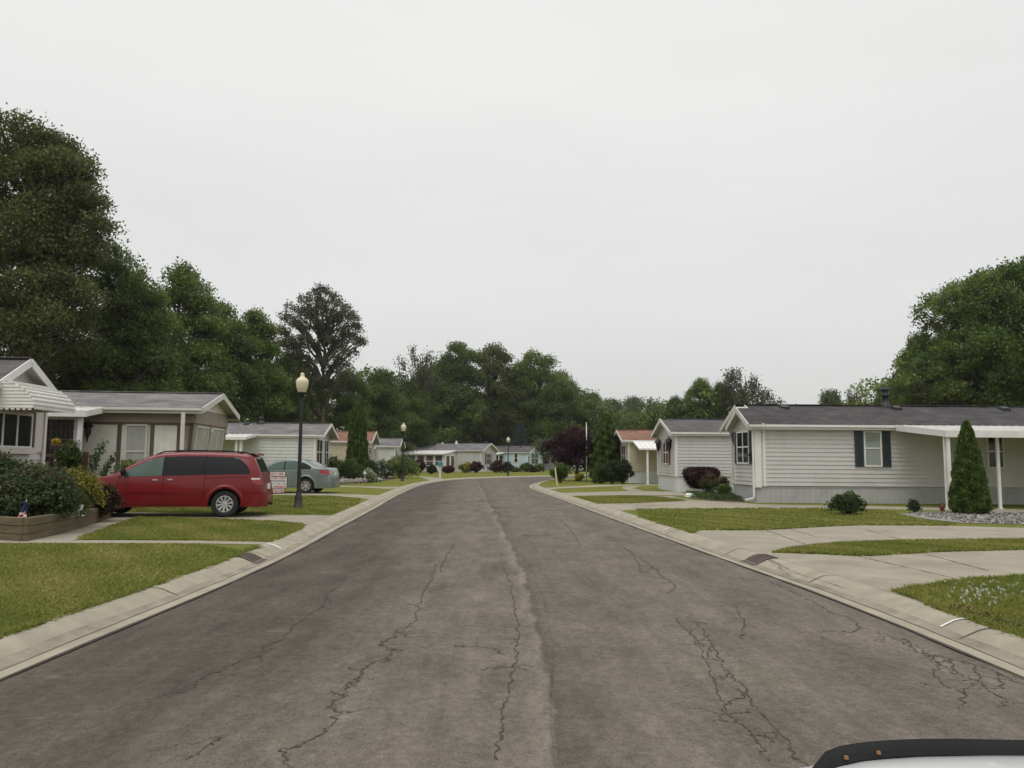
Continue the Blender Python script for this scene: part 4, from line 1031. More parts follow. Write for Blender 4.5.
mb = MB(); mb.obox(r1.P(pu, pw_, 0), r1.AE, r1.NE, (-.085, .012), (0, .03), (r1.sk - .02, top1 - .1)); mb.build('corner_trim', T['trim'], r1.root)
mb = MB(); mb.obox(r1.P(pu + .03, .03, 0), r1.AE, r1.NE, (0, pw_ - .06), (-.02, .006), (-.05, r1.sk - .02)); mb.obox(r1.P(pu + .03, .03, 0), r1.AL, r1.NL, (0, -pu), (-.02, .006), (-.05, r1.sk - .02)); mb.obox(r1.P(pu + .03, pw_ - .03, 0), r1.AL, -r1.NL, (0, -pu), (-.02, .006), (-.05, r1.sk - .02))
mb.build('skirting', T['skirt_grey'], r1.root)
pr = MB(); u0 = pu - .26; vv0, vv1, ze_, zr_ = -.24, pw_ + .24, r1.ev, 3.44; vmid = (vv0 + vv1) / 2
for a in (vv0, vv1):
    q = [r1.P(u0, a, ze_), r1.P(1.2, a, ze_ + .004), r1.P(1.2, vmid, zr_), r1.P(u0, vmid, zr_)]
    pr.face(q); pr.face([p - Vector((0, 0, .05)) for p in q])
ro = pr.build('roof', T['roof_dark'], r1.root)
fm_ = MB()
for a in (vv0, vv1):
    fm_.bar(r1.P(u0 - .02, a, ze_ - .08), r1.P(u0 - .02, vmid, zr_ - .08), .035, .18)
    if a > 0: fm_.bar(r1.P(-.40, r1.v0 if a < 0 else r1.v1, r1.ev - .085), r1.P(-.40, r1.vm, r1.rd - .085), .035, .18)
fm_.obox(r1.P(u0, vv0, 0), r1.AL, Vector((0, -1, 0)), (0, -u0 - .024), (.02, .10), (ze_ - .11, ze_ - .02)); fm_.obox(r1.P(u0, vv0, 0), r1.AL, Vector((0, -1, 0)), (0, -u0 - .024), (-.01, .018), (ze_ - .19, ze_ - .015))
fm_.build('fascia', T['cream_trim'], r1.root)
sf = MB()
for a in (vv0, vv1): sf.face([r1.P(u0, a, ze_ - .075), r1.P(pu + .02, a, ze_ - .075), r1.P(pu + .02, vmid, zr_ - .075), r1.P(u0, vmid, zr_ - .075)])
for a in (r1.v0, r1.v1): sf.face([r1.P(-.39, a, r1.ev - .08), r1.P(.02, a, r1.ev - .08), r1.P(.02, r1.vm, r1.rd - .08), r1.P(-.39, r1.vm, r1.rd - .08)])
sf.build('soffit', T['soffit'], r1.root)
rr = MB()
for a in (r1.v1,):
    q = [r1.P(-.40, a, r1.ev), r1.P(0, a, r1.ev), r1.P(0, r1.vm, r1.rd), r1.P(-.40, r1.vm, r1.rd)]; rr.face(q); rr.face([p - Vector((0, 0, .05)) for p in q])
rr.build('roof', T['roof_dark'], r1.root)
a0, z1 = r1.hit(750, 431, 'E', pu); a1, z0 = r1.hit(738.4, 463, 'E', pu)
r1.window('E', a0 + .06, a1 - .06, 1.42, 2.52, nx=2, shut=T['shutter_green'], sw=.28, u=pu, pane=T['pane'])
ua, zt = r1.hit(864.3, 432.6, 'L'); ub, zb = r1.hit(880.3, 465.3, 'L')
r1.window('L', ua, ub, zb, zt, shut=T['shutter_green'], sw=.30, curtain=T['blind'])
ua, zt = r1.hit(987, 437, 'L'); ub, zb = r1.hit(1002.5, 467, 'L')
r1.window('L', ua, ub, zb, zt, pane=T['pane_dark'])
r1.downspout('E', -.04, u=pu, z0=.16, off=.04, z1=2.62); r1.lantern('E', 3.3, 2.42, u=0.0)
mb = MB(); O_, A_, N_ = r1.frame('E', pu); mb.obox(O_, A_, N_, (.06, .24), (.03, .13), (1.45, 1.78)); mb.lathe([(.001, .0), (.07, .0), (.07, .05), (.001, .06)], 12, r1.P(pu - .13, .15, 1.66)); mb.build('meter_box', T['black_pl'], r1.root)
for px in (782, 893, 1000): r1.vent(r1.hit(px, 409, 'L', 1.9)[0], .82)
r1.flue(r1.hit(880, 398, 'L', 2.4)[0], 0.85, .12)
uc, _ = r1.hit(896, 424, 'L', -.3)
cp = r1.cover(uc, 17.0, -3.45, -.30, 2.74, 2.44, [(r1.hit(946.5, 480, 'L', -3.3)[0], -3.3), (r1.hit(999, 480, 'L', -2.9)[0], -2.9), (13.0, -3.3), (16.8, -3.3)], name='carport', band=.19, pw=.08)
mb = MB(); u_ = r1.hit(949.5, 480, 'L', -3.42)[0]
mb.box((u_ - .045, -3.47, .1), (u_ + .045, -3.39, 2.3)); mb.bar(r1.P(u_, -3.43, .14), r1.P(u_ + .42, -3.55, -.0), .085, .07); mb.build('downspout', T['trim'], cp)

r2 = Home('mobile_home', 'pale grey mobile home with dark red shutters and bright white skirting', (7.87, 38.5), 1, 2, 15, 4.0, 0.74, 2.86, 3.60, T['siding_grey'], T['skirt_white'], T['roof_mid'], over=.15, over_end=.28, lap=.15)
a0, zt = r2.hit(670, 441, 'E'); a1, zb = r2.hit(665, 461, 'E')
r2.window('E', 1.35, 2.45, 1.35, 2.40, nx=2, shut=T['shutter_red'], sw=.24, pane=T['pane_mauve'])
r2.lantern('E', .85, 2.30, k=1.5); r2.lantern('E', 3.25, 2.30, k=1.5); r2.vent(5, .8)
r3 = Home('mobile_home', 'cream tan mobile home with rusty orange roof and small white awning', (7.80, 53.6), 1, 2, 14, 4.2, 0.80, 2.86, 3.62, T['siding_tan'], T['skirt_white'], T['roof_orange'], over=.15, over_end=.45)
r3.window('E', .9, 2.2, 1.2, 2.5, nx=2, pane=T['pane_dark'])
u0, _ = r3.hit(633, 441, 'L', -.2)
r3.cover(u0, u0 + 7, -2.3, -.17, 2.78, 2.25, [(r3.hit(647.5, 470, 'L', -2.2)[0], -2.2), (u0 + 6.5, -2.2)], name='awning', band=.08, pw=.12)

# --- left side ------------------------------------------------------------------
b = Home('mobile_home', 'brown and cream mobile home with grey roof and slanted front windows', (-9.52, 24.0), -1, 5, 17, 3.66, 0.35, 2.93, 3.52, T['panel_cream'], T['panel_cream'], T['roof_grey'], trim=T['cream_trim'], over=.34, over_end=.32, style='panel')
def grooved(mb, O, a, n, x0, x1, z0, z1, pitch, mi, off=0.0):
    x = x0
    while x < x1 - 1e-3:
        w_ = min(pitch, x1 - x); mb.obox(O, a, n, (x + .010, x + w_ - .010), (off - .02, off + .012), (z0, z1), mi); x += w_
    mb.obox(O, a, n, (x0, x1), (off - .03, off + .002), (z0, z1), mi)
mb = MB(); O = b.P(0, 0, 0); zb_ = b.hit(150, 422.4, 'L')[1]
top = b.ev + b.over * b.slope - .02
grooved(mb, O, b.AL, b.NL, 0, 17, zb_, top, .10, 1, .02)
ul = b.hit(79, 440, 'L')[0]
u_w0, _ = b.hit(150.5, 440, 'L'); u_w1, _ = b.hit(121, 440, 'L'); u_p0, _ = b.hit(179, 440, 'L'); u_br = b.hit(184, 440, 'L')[0]
grooved(mb, O, b.AL, b.NL, u_w1, 17, .33, zb_, .20, 0)
grooved(mb, O, b.AL, b.NL, u_p0, u_w0, .33, zb_, .20, 0)
mb.obox(O, b.AL, b.NL, (u_w0, u_w1), (-.03, .0), (.33, zb_), 0)
grooved(mb, O, b.AL, b.NL, .5, u_p0, .33, zb_, .10, 1)
grooved(mb, b.P(0, b.W, 0), b.AL, -b.NL, .5, 17, .33, top, .2, 0)
# end wall: brown band above, slanted brown wall below
mb.obox(O, b.AE, b.NE, (0, b.W), (-.03, .03), (zb_, b.ev - .02), 1)
slb = Vector((0, 0, zb_)); upv = (b.P(.20, 0, .35) - b.P(0.02, 0, zb_)); Ls = upv.length; upn = -upv.normalized()
Os = b.P(.20, 0, .35); ns = Vector((-b.s * upn.z, 0, 0)) + Vector((0, 0, b.s * upn.x * 1.0)); ns.normalize()
if ns.x * (-b.s) < 0: ns = -ns
mb.obox(Os, b.AE, ns, (0, b.W), (-.03, 0), (0, Ls), 1, up=upn)
for v in (0.0, b.W):   # slanted cheeks
    mb.face([b.P(0, v, zb_), b.P(.52, v, zb_), b.P(.52, v, .33), b.P(.20, v, .33)], 1)
# gable
fx = b.gext(b.W, b.v0, b.vm, b.ev - .05, b.rd - .08)
for z in (b.ev - .02,):
    e0, e1 = fx(z), fx(b.rd - .1); mb.face([O + b.AE * e0[0] + Vector((0, 0, z)), O + b.AE * e0[1] + Vector((0, 0, z)), O + b.AE * e1[1] + Vector((0, 0, b.rd - .1)), O + b.AE * e1[0] + Vector((0, 0, b.rd - .1))], 0)
e0, e1 = fx(b.ev), fx(b.rd - .1); mb.face([b.P(17, e0[0], .33), b.P(17, e0[1], .33), b.P(17, e0[1], b.ev), b.P(17, b.vm, b.rd - .1), b.P(17, e0[0], b.ev)], 0)
b.wall = mb.build('wall', [T['panel_cream'], T['panel_brown']], b.root)
mb = MB(); mb.obox(O, b.AL, b.NL, (0, 17), (.03, .045), (zb_ - .07, zb_), 0)
for u in (u_w0 - .05, u_w1 + .05, u_p0, ul): mb.obox(O, b.AL, b.NL, (u - .055, u + .055), (.0, .04), (.33, zb_ - .07), 0)
mb.bar(b.P(.05, -.03, zb_), b.P(.20, -.03, .35), .03, .10); mb.build('brown_trim', T['brown_trim'], b.root)
ua = b.hit(146, 440, 'L')[0]; ub = b.hit(127.5, 440, 'L')[0]; zt = b.hit(135, 426, 'L')[1]
b.window('L', ua, ub, zt - 1.45, zt, curtain=T['curtain'], frame=T['cream_trim'], sash=0.48)
for va, vb in ((.28, 1.42), (1.85, 3.15)):
    b.window('E', va, vb, Ls - 1.5, Ls - .12, O=Os, A=b.AE, Nn=ns, up=upn, nx=2, curtain=T['curtain'], sash=.45, frame=T['cream_trim'])
for v in (1.62, 3.45): 
    c = Os + upn * (Ls - .18) + b.AE * v + ns * .1; g_ = MB(); g_.lathe([(.001, -.06), (.04, -.04), (.06, 0), (.04, .04), (.025, .06)], 12, c); g_.build('globe_lamp', T['trim'], b.root, smooth=True)
mb = MB(); vv = b.vm; mb.obox(O, b.AE, b.NE, (vv - .09, vv + .09), (.0, .03), (b.ev + .08, b.ev + .36)); 
for k in range(4): mb.obox(O, b.AE, b.NE, (vv - .06, vv + .06), (.03, .04), (b.ev + .12 + k * .06, b.ev + .145 + k * .06))
mb.build('gable_vent', T['cream_trim'], b.root)
b.downspout('L', b.hit(182.5, 430, 'L', -.4)[0], z0=.2, off=.36, foot=False, w_=.11); 
b.lantern('L', b.hit(88, 425, 'L', -.13)[0], 2.25, k=1.1)
# screened porch at the far end of the long wall
u_a = b.hit(79.5, 440, 'L', -1.2)[0]; u_b = u_a + 2.6
co = b.cover(u_a - .25, u_b + 2.5, -1.35, -.40, 2.86, 2.72, [(u_a, -1.2)], name='porch_cover', band=.16, pw=.11)
mb = MB(); zpt = 2.6
for u in (u_a + .22, u_a + 1.25): mb.box((b.s * u - .05, -.98, .5), (b.s * u + .05, -.90, zpt))
for z in (.55, 1.02, 2.55): mb.box((b.s * (u_a + 1.25), -.97, z - .05), (b.s * (u_a + .22), -.91, z + .05))
so = mb.build('porch_screen', T['cream_trim'], b.root)
mb = MB(); mb.face([b.P(u_a + .22, -.94, .55), b.P(u_a + 1.25, -.94, .55), b.P(u_a + 1.25, -.94, 2.55), b.P(u_a + .22, -.94, 2.55)]); mb.build('pane', T['pane_dark'], so)
mb = MB()
for k in range(1, 8): 
    u = u_a + .22 + 1.03 * k / 8; mb.box((b.s * u - .008, -.965, .6), (b.s * u + .008, -.95, 2.5))
for k in range(1, 7): mb.box((b.s * (u_a + 1.25), -.966, 1.05 + k * .22), (b.s * (u_a + .22), -.951, 1.065 + k * .22))
mb.build('lattice', T['brown_trim'], so)

a = Home('mobile_home', 'white sided home with a scalloped awning over its window, at the left edge', (-11.5, 17.25), -1, 3, 12, 2.7, 0.45, 2.93, 3.72, T['siding_white'], T['skirt_white'], T['roof_mid'], over=.14, over_end=.30, lap=.15)
# window on the end wall under the awning
v0_, zt = a.hit(-14, 416, 'E'); v1_, zb = a.hit(27.5, 448, 'E')
a.window('E', v0_, v1_, 1.68, 2.40, nx=3, pane=T['pane_dark'], sash=False)
mb = MB(); O_, A_, N_ = a.frame('E'); mb.obox(O_, A_, N_, (v0_ - .1, v1_ + .1), (.02, .16), (1.50, 1.64)); mb.obox(O_, A_, N_, (v1_ + .05, v1_ + .16), (.02, .06), (1.64, 2.6)); mb.build('window_sill', T['cream_trim'], a.root)
mb = MB(); mb.obox(O_, A_, N_, (v1_ + .07, v1_ + .13), (.06, .085), (1.66, 2.5)); mb.build('window_trim', T['brown_trim'], a.root)
mb = MB(); mb.obox(O_, A_, N_, (v1_ + .22, v1_ + .56), (.02, .045), (1.55, 2.55)); mb.build('shutter', T['cream_trim'], a.root)
a.downspout('E', 2.62, z0=.15, off=.03, foot=False, w_=.09)
# awning: quarter-round metal hood with scalloped hem
aw = MB(); va, vb = .18, 2.02; prof = [(0.03, 3.14)] + [(1.02 * math.sin(t) ** .9 + .03, 2.52 + .60 * math.cos(t)) for t in np.linspace(.35, 1.50, 8)]
rows = []
nv = 46
for o_, z in prof:
    rows.append([O_ + A_ * (va + (vb - va) * k / nv) + N_ * o_ + Vector((0, 0, z)) for k in range(nv + 1)])
hem = [O_ + A_ * (va + (vb - va) * k / nv) + N_ * (prof[-1][0] + .005) + Vector((0, 0, prof[-1][1] - .07 - .035 * abs(math.sin(k * math.pi / 2)))) for k in range(nv + 1)]
rows.append(hem); aw.grid(rows)
for k in range(0, 11):      # raised seams along the fall become bands across
    pass
awo = aw.build('awning', T['awning'], a.root)
sl = MB()
for (o1, z1), (o2, z2) in zip(prof, prof[1:]):
    sl.bar(O_ + A_ * (va - .01) + N_ * o2 + Vector((0, 0, z2 + .012)), O_ + A_ * (vb + .01) + N_ * o2 + Vector((0, 0, z2 + .012)), .03, .03)
sl.build('slat', T['awning'], awo)
sds = {va: MB(), vb: MB()}
zs_ = np.linspace(2.50, 3.10, 9)
for z1, z2 in zip(zs_, zs_[1:]):
    def oo(z): 
        c = max(0, min(1, (z - 2.52) / .60)); return 1.02 * math.sqrt(max(0, 1 - c * c)) ** .9 + .03
    for v in (va, vb):
        sd_ = sds[v]
        sd_.face([O_ + A_ * v + Vector((0, 0, z1)) + N_ * .02, O_ + A_ * (v - .015) + Vector((0, 0, z1)) + N_ * oo(z1), O_ + A_ * (v + .0) + Vector((0, 0, z2)) + N_ * oo(z2), O_ + A_ * v + Vector((0, 0, z2)) + N_ * .02])
        sd_.face([O_ + A_ * v + Vector((0, 0, z1)) + N_ * .02, O_ + A_ * (v - .015) + Vector((0, 0, z1)) + N_ * oo(z1), O_ + A_ * v + Vector((0, 0, z1)) + N_ * oo(z1), O_ + A_ * v + Vector((0, 0, z1)) + N_ * .02])
for v in (va,):
    sd_ = sds[v]
    for k in range(8):
        o1 = .05 + k * .122; sd_.face([O_ + A_ * v + N_ * o1 + Vector((0, 0, 2.51)), O_ + A_ * v + N_ * (o1 + .122) + Vector((0, 0, 2.51)), O_ + A_ * v + N_ * (o1 + .09) + Vector((0, 0, 2.45)), O_ + A_ * v + N_ * (o1 + .03) + Vector((0, 0, 2.45))])
for sd_ in sds.values(): sd_.build('side_panel', T['awning'], awo)

c = Home('mobile_home', 'off white mobile home with grey roof behind the parked sedan', (-11.25, 46.0), -1, 2, 16, 4.2, 0.6, 2.84, 3.58, T['siding_white'], T['skirt_white'], T['roof_grey'], over=.12, over_end=.5, lap=.19)
c.window('E', .22, 1.75, 1.1, 2.55, nx=2, pane=T['pane_mauve']); c.window('E', 2.5, 3.6, 1.1, 2.55, nx=2, pane=T['pane'])
c.vent(c.hit(247, 424.5, 'L', 1.9)[0], .86); c.flue(c.hit(261, 421, 'L', 2.0)[0], .62, .14, cowl=False)
u0, _ = c.hit(256, 434, 'L', -.3)
c.cover(u0, u0 + 7, -2.2, -.13, 2.82, 2.60, [(c.hit(236.5, 445, 'L', -2.0)[0], -2.0), (c.hit(241, 445, 'L', -2.0)[0], -2.0), (u0 + 6.6, -2.0)], band=.14, pw=.13)
d = Home('mobile_home', 'beige mobile home with faded orange roof, mostly hidden by the tall arborvitae', (-11.2, 62.0), -1, 2, 14, 4.2, 0.6, 2.86, 3.7, T['siding_tan'], T['skirt_white'], T['roof_orange'], over=.12, over_end=.45, lap=.2)
d.window('E', .8, 2.4, 1.1, 2.4, nx=2)
e_h = Home('mobile_home', 'white mobile home with a small porch roof beside the second street lamp', (-11.4, 78.5), -1, 1, 8.5, 4.4, 0.6, 2.8, 3.62, T['siding_white'], T['skirt_white'], T['roof_grey'], over=.12, over_end=.5, lap=.2)
e_h.window('E', .9, 1.9, 1.2, 2.4, nx=1, shut=T['shutter_red'], sw=.25, pane=T['pane_dark'])
ue = e_h.hit(374, 447, 'L', -1.2)[0]
e_h.cover(ue, ue + 3, -2.0, -.13, 2.65, 2.25, [(ue + .12, -1.9), (ue + 2.8, -1.9)], band=.12, pw=.12, mat=T['cream_trim'])
f = Home('mobile_home', 'light grey mobile home with a white glazed sunroom along its front', (-3.95, 104.5), -1, -25, 17, 4.4, 0.62, 2.78, 3.75, T['siding_grey'], T['skirt_white'], T['roof_grey'], over=.12, over_end=.4, lap=.23)
f.window('E', 1.5, 2.6, 1.0, 2.35, nx=1, shut=T['brown_trim'], sw=.3, pane=T['pane_dark'])
f.flue(f.hit(456, 443, 'L', 2)[0], .55, .13, mat=T['trim'], cowl=False); f.flue(f.hit(442, 444, 'L', 2)[0], .25, .1, mat=T['trim'], cowl=False)
# sunroom
us, _ = f.hit(455.5, 455, 'L', -.1); vs_ = -3.0; ue_ = us + 8.2
co = f.cover(us - .15, ue_, vs_ - .2, -.12, 2.72, 2.28, [], name='sunroom_roof', band=.12)
mb = MB(); Osr = f.P(us, vs_, 0)
mb.obox(Osr, f.AL, f.NL, (0, ue_ - us), (-.04, .0), (-.03, .78)); mb.obox(Osr, f.AL, f.NL, (0, ue_ - us), (-.04, .0), (2.05, 2.22))
x = 0.0; spans = []
while x < 8.0:
    mb.obox(Osr, f.AL, f.NL, (x, x + .34), (-.04, .004), (.78, 2.05)); spans.append((x + .34, x + 1.36)); x += 1.36
Ose = f.P(us, vs_, 0); mb.obox(Ose, f.AE, f.NE, (0, -vs_), (-.04, .0), (-.03, .6)); mb.obox(Ose, f.AE, f.NE, (0, -vs_), (-.04, 0), (2.0, 2.42))
for q0, q1 in ((0, .5), (1.3, 1.75), (2.55, 3.0)): mb.obox(Ose, f.AE, f.NE, (q0, q1), (-.04, .004), (.6, 2.0))
mb.obox(Ose, f.AE, f.NE, (.5, 1.3), (-.06, -.02), (-.03, .6))
sr = mb.build('sunroom', T['trim'], f.root)
pm = MB(); rm = MB()
for q0, q1 in spans:
    pm.obox(Osr, f.AL, f.NL, (q0, q1), (-.034, -.02), (.78, 2.05)); rm.obox(Osr, f.AL, f.NL, (q0, q1), (-.02, .0), (1.28, 1.36))
for q0, q1 in ((.5, 1.3), (1.75, 2.55)): pm.obox(Ose, f.AE, f.NE, (q0, q1), (-.034, -.02), (.6, 2.0))
pm.build('pane', T['pane_mauve'], sr); rm.build('sash_rail', T['trim'], sr)
gq = Home('mobile_home', 'light blue mobile home with dark roof and white framed window', (2.35, 117.5), -1, -30, 9.5, 4.6, 0.6, 2.72, 3.72, T['siding_blue'], T['skirt_white'], T['roof_mid'], over=.12, over_end=.4, lap=.23)
gq.window('E', 1.1, 3.2, 1.0, 2.55, nx=2, pane=T['pane_dark']); gq.window('E', .1, .5, 1.3, 2.1, pane=T['pane_dark'])
ua, _ = gq.hit(517.6, 457, 'L'); ub, _ = gq.hit(514.8, 457, 'L')
gq.window('L', ua, ub, 1.25, 2.45, nx=1, shut=T['trim'], sw=.32, pane=T['pane_dark'])
uc, _ = gq.hit(502.5, 455, 'L', -.6)
gq.cover(uc, uc + 2.4, -1.6, -.12, 2.60, 2.45, [(uc + .1, -1.5)], band=.12, mat=T['trim'])
gq.window('L', uc + .3, uc + 1.5, 1.0, 2.2, pane=T['pane_dark'])
gq.vent(gq.hit(521.8, 449, 'L', 2)[0], .75)
hq = Home('mobile_home', 'dim grey mobile home in the distance right of the blue one', (10.0, 132), -1, -30, 13, 4.4, 0.6, 2.72, 3.6, T['siding_white'], T['skirt_white'], T['roof_mid'], over=.12, lap=.23)
hq.window('L', 4.2, 5.4, 1.0, 2.2, pane=T['pane_dark'])

# ------------------------------------------------------------------ vehicles
def smooth_interp(xs, pts, win=0.10):
    X = np.array([p[0] for p in pts]); Z = np.array([p[1] for p in pts])
    k = np.linspace(-win, win, 11); acc = np.zeros_like(xs)
    for q in k: acc += np.interp(xs + q, X, Z)
    return acc / len(k)
class Car:
    def __init__(s, name, label, Lg, W, top, belt, zs, axles, r, paint, loc, rz, twist=0.0):
        s.L, s.W, s.zs, s.ax, s.r = Lg, W, zs, axles, r; s.topp, s.beltp = top, belt; s.ra = r + 0.06
        s.root = empty(name, loc, rz, label, 'car'); s.paint = paint
        xs = set(np.linspace(0, 0.25, 9)) | set(np.linspace(0.25, Lg - .25, 120)) | set(np.linspace(Lg - .25, Lg, 9))
        for a in axles:
            for t in np.linspace(0, math.pi, 25): xs.add(a + s.ra * math.cos(t))
        s.xs = np.array(sorted(xs)); s.xs = s.xs[np.concatenate([[True], np.diff(s.xs) > 1e-4])]
        s.body()
    def top(s, x): return smooth_interp(np.atleast_1d(np.array(x, float)), s.topp, .06)
    def belt(s, x): return np.minimum(smooth_interp(np.atleast_1d(np.array(x, float)), s.beltp, .1), s.top(x) - .015)
    def hw(s, x):
        x = np.atleast_1d(np.array(x, float))
        return s.W / 2 * (1 - .26 * np.maximum(0, 1 - x / .75) ** 2.2 - .20 * np.maximum(0, 1 - (s.L - x) / .5) ** 2.0)
    def side(s, x, z):
        """half width of the body at station x and height z"""
        x = np.atleast_1d(np.array(x, float)); z = np.atleast_1d(np.array(z, float))
        w_, zb, zt = s.hw(x), s.belt(x), s.top(x)
        t = np.clip((z - s.zs) / np.maximum(zb - s.zs, .05), 0, 1)
        y0 = w_ * (.945 + .055 * np.sin(math.pi * np.clip(t * .72 + .10, 0, 1)))
        h = np.maximum(zt - zb, .0); tg = np.clip((z - zb) / np.maximum(h, .02), 0, 1)
        fall = np.minimum(.24, .42 * h)
        return y0 - fall * tg ** 1.25
    def rim(s, x): return np.minimum(.09, (s.top(x) - s.belt(x)) * .5)
    def zlow(s, x):
        z = s.zs
        for a in s.ax:
            if abs(x - a) < s.ra: z = max(z, s.r + math.sqrt(max(0, s.ra ** 2 - (x - a) ** 2)))
        return z
    def ring(s, x):
        zt, zb, rm = s.top(x)[0], s.belt(x)[0], s.rim(x)[0]; zl = s.zlow(x); pts = []
        for t in np.linspace(0, 1, 11): z = zl + (zb - zl) * t; pts.append((s.side(x, z)[0], z))
        zr = zt - rm
        for t in np.linspace(0, 1, 7)[1:]: z = zb + (zr - zb) * t; pts.append((s.side(x, z)[0], z))
        wr = pts[-1][0]
        for k in range(1, 8):
            a = k / 7 * math.pi / 2; pts.append((wr * max(0, math.cos(a)) ** .5 if k < 7 else 0.0, zr + rm * math.sin(a) ** .5))
        full = [Vector((x, -y, z)) for y, z in pts] + [Vector((x, y, z)) for y, z in reversed(pts[:-1])]
        return full
    def roofz(s, x, y):
        zt, rm = s.top(x)[0], s.rim(x)[0]; zr = zt - rm; wr = s.side(x, zr)[0]; q = min(1, abs(y) / wr)
        return zr + rm * (1 - q ** 4) ** .25
    def body(s):
        mb = MB(); rings = [s.ring(x) for x in s.xs]; mb.grid(rings)
        for R_ in (rings[0], rings[-1]):
            n = len(R_); h = n // 2
            for k in range(h - 1): mb.face([R_[k], R_[k + 1], R_[n - 2 - k], R_[n - 1 - k]])
        s.bodyo = mb.build('body', s.paint, s.root, smooth=True, weld=True)
        u = MB(); i = .30
        u.box((.12, -s.W / 2 + .14, s.zs + .0), (s.L - .12, s.W / 2 - .14, s.zs + .05)); 
        for sg in (-1, 1):
            for a in s.ax:   # arch liner
                P = []
                for t in np.linspace(-.1, math.pi + .1, 20):
                    x = a + (s.ra - .004) * math.cos(t); z = s.r + (s.ra - .004) * math.sin(t); y = s.side(x, max(z, s.zs + .02))[0]
                    P.append([Vector((x, sg * (y - .004), z)), Vector((x, sg * (y - i), z))])
                u.grid(P)
                f_ = [q[1] for q in P]; 
                for k in range(len(f_) // 2 - 1): u.face([f_[k], f_[k + 1], f_[-2 - k], f_[-1 - k]])
        u.build('underbody', T['black_pl'], s.root)
    def arch_lip(s, mat=None):
        for sg in (-1, 1):
            for a in s.ax:
                mb = MB(); P = []
                for t in np.linspace(.0, math.pi, 26):
                    row = []
                    for rr, oy in ((s.ra - .002, .002), (s.ra + .005, .018), (s.ra + .06, .016), (s.ra + .085, .0)):
                        x = a + rr * math.cos(t); z = s.r + rr * math.sin(t); row.append(Vector((x, sg * (s.side(x, max(z, s.zs))[0] + oy), z)))
                    P.append(row)
                mb.grid(P); mb.build('wheel_arch', mat or s.paint, s.root, smooth=True)
    def patch(s, name, x0f, x1f, z0f, z1f, mat, off=.006, sides=(-1, 1), nx=14, nz=7, parent=None, label=None):
        """a panel lying on the flank; x limits may depend on height, z limits on x"""
        for sg in sides:
            rows = []
            for t in np.linspace(0, 1, nz):
                row = []
                for q in np.linspace(0, 1, nx):
                    xa, xb = x0f(t) if callable(x0f) else x0f, x1f(t) if callable(x1f) else x1f
                    x = xa + (xb - xa) * q; za = z0f(x) if callable(z0f) else z0f; zb = z1f(x) if callable(z1f) else z1f
                    z = za + (zb - za) * t; row.append(Vector((x, sg * (s.side(x, z)[0] + off), z)))
                rows.append(row)
            mb = MB(); mb.grid(rows); o = mb.build(name, mat, parent or s.root, smooth=True)
            if label: o['label'] = label
    def seam(s, pts, wd=.008, off=.004, sides=(-1, 1), mb=None):
        for sg in sides:
            rows = []
            P = []
            for (a, b), (c, d) in zip(pts, pts[1:]):
                for k in range(8): P.append((a + (c - a) * k / 8, b + (d - b) * k / 8))
            P.append(pts[-1])
            for i, (x, z) in enumerate(P):
                x2, z2 = P[min(i + 1, len(P) - 1)]; x1, z1 = P[max(i - 1, 0)]; dx, dz = x2 - x1, z2 - z1; l = math.hypot(dx, dz) or 1
                nx, nz = -dz / l * wd / 2, dx / l * wd / 2
                rows.append([Vector((x + nx, sg * (s.side(x + nx, z + nz)[0] + off), z + nz)), Vector((x - nx, sg * (s.side(x - nx, z - nz)[0] + off), z - nz))])
            mb.grid(rows)
    def topglass(s, name, xa, xb, frac, mat, n=12, taper=0.9):
        rows = []
        for q in np.linspace(0, 1, n):
            x = xa + (xb - xa) * q; zr = (s.top(x) - s.rim(x))[0]; wr = s.side(x, zr)[0] * frac
            rows.append([Vector((x, wr * y, s.roofz(x, wr * y) + .008)) for y in np.linspace(-1, 1, 11)])
        mb = MB(); mb.grid(rows); return mb.build(name, mat, s.root, smooth=True)
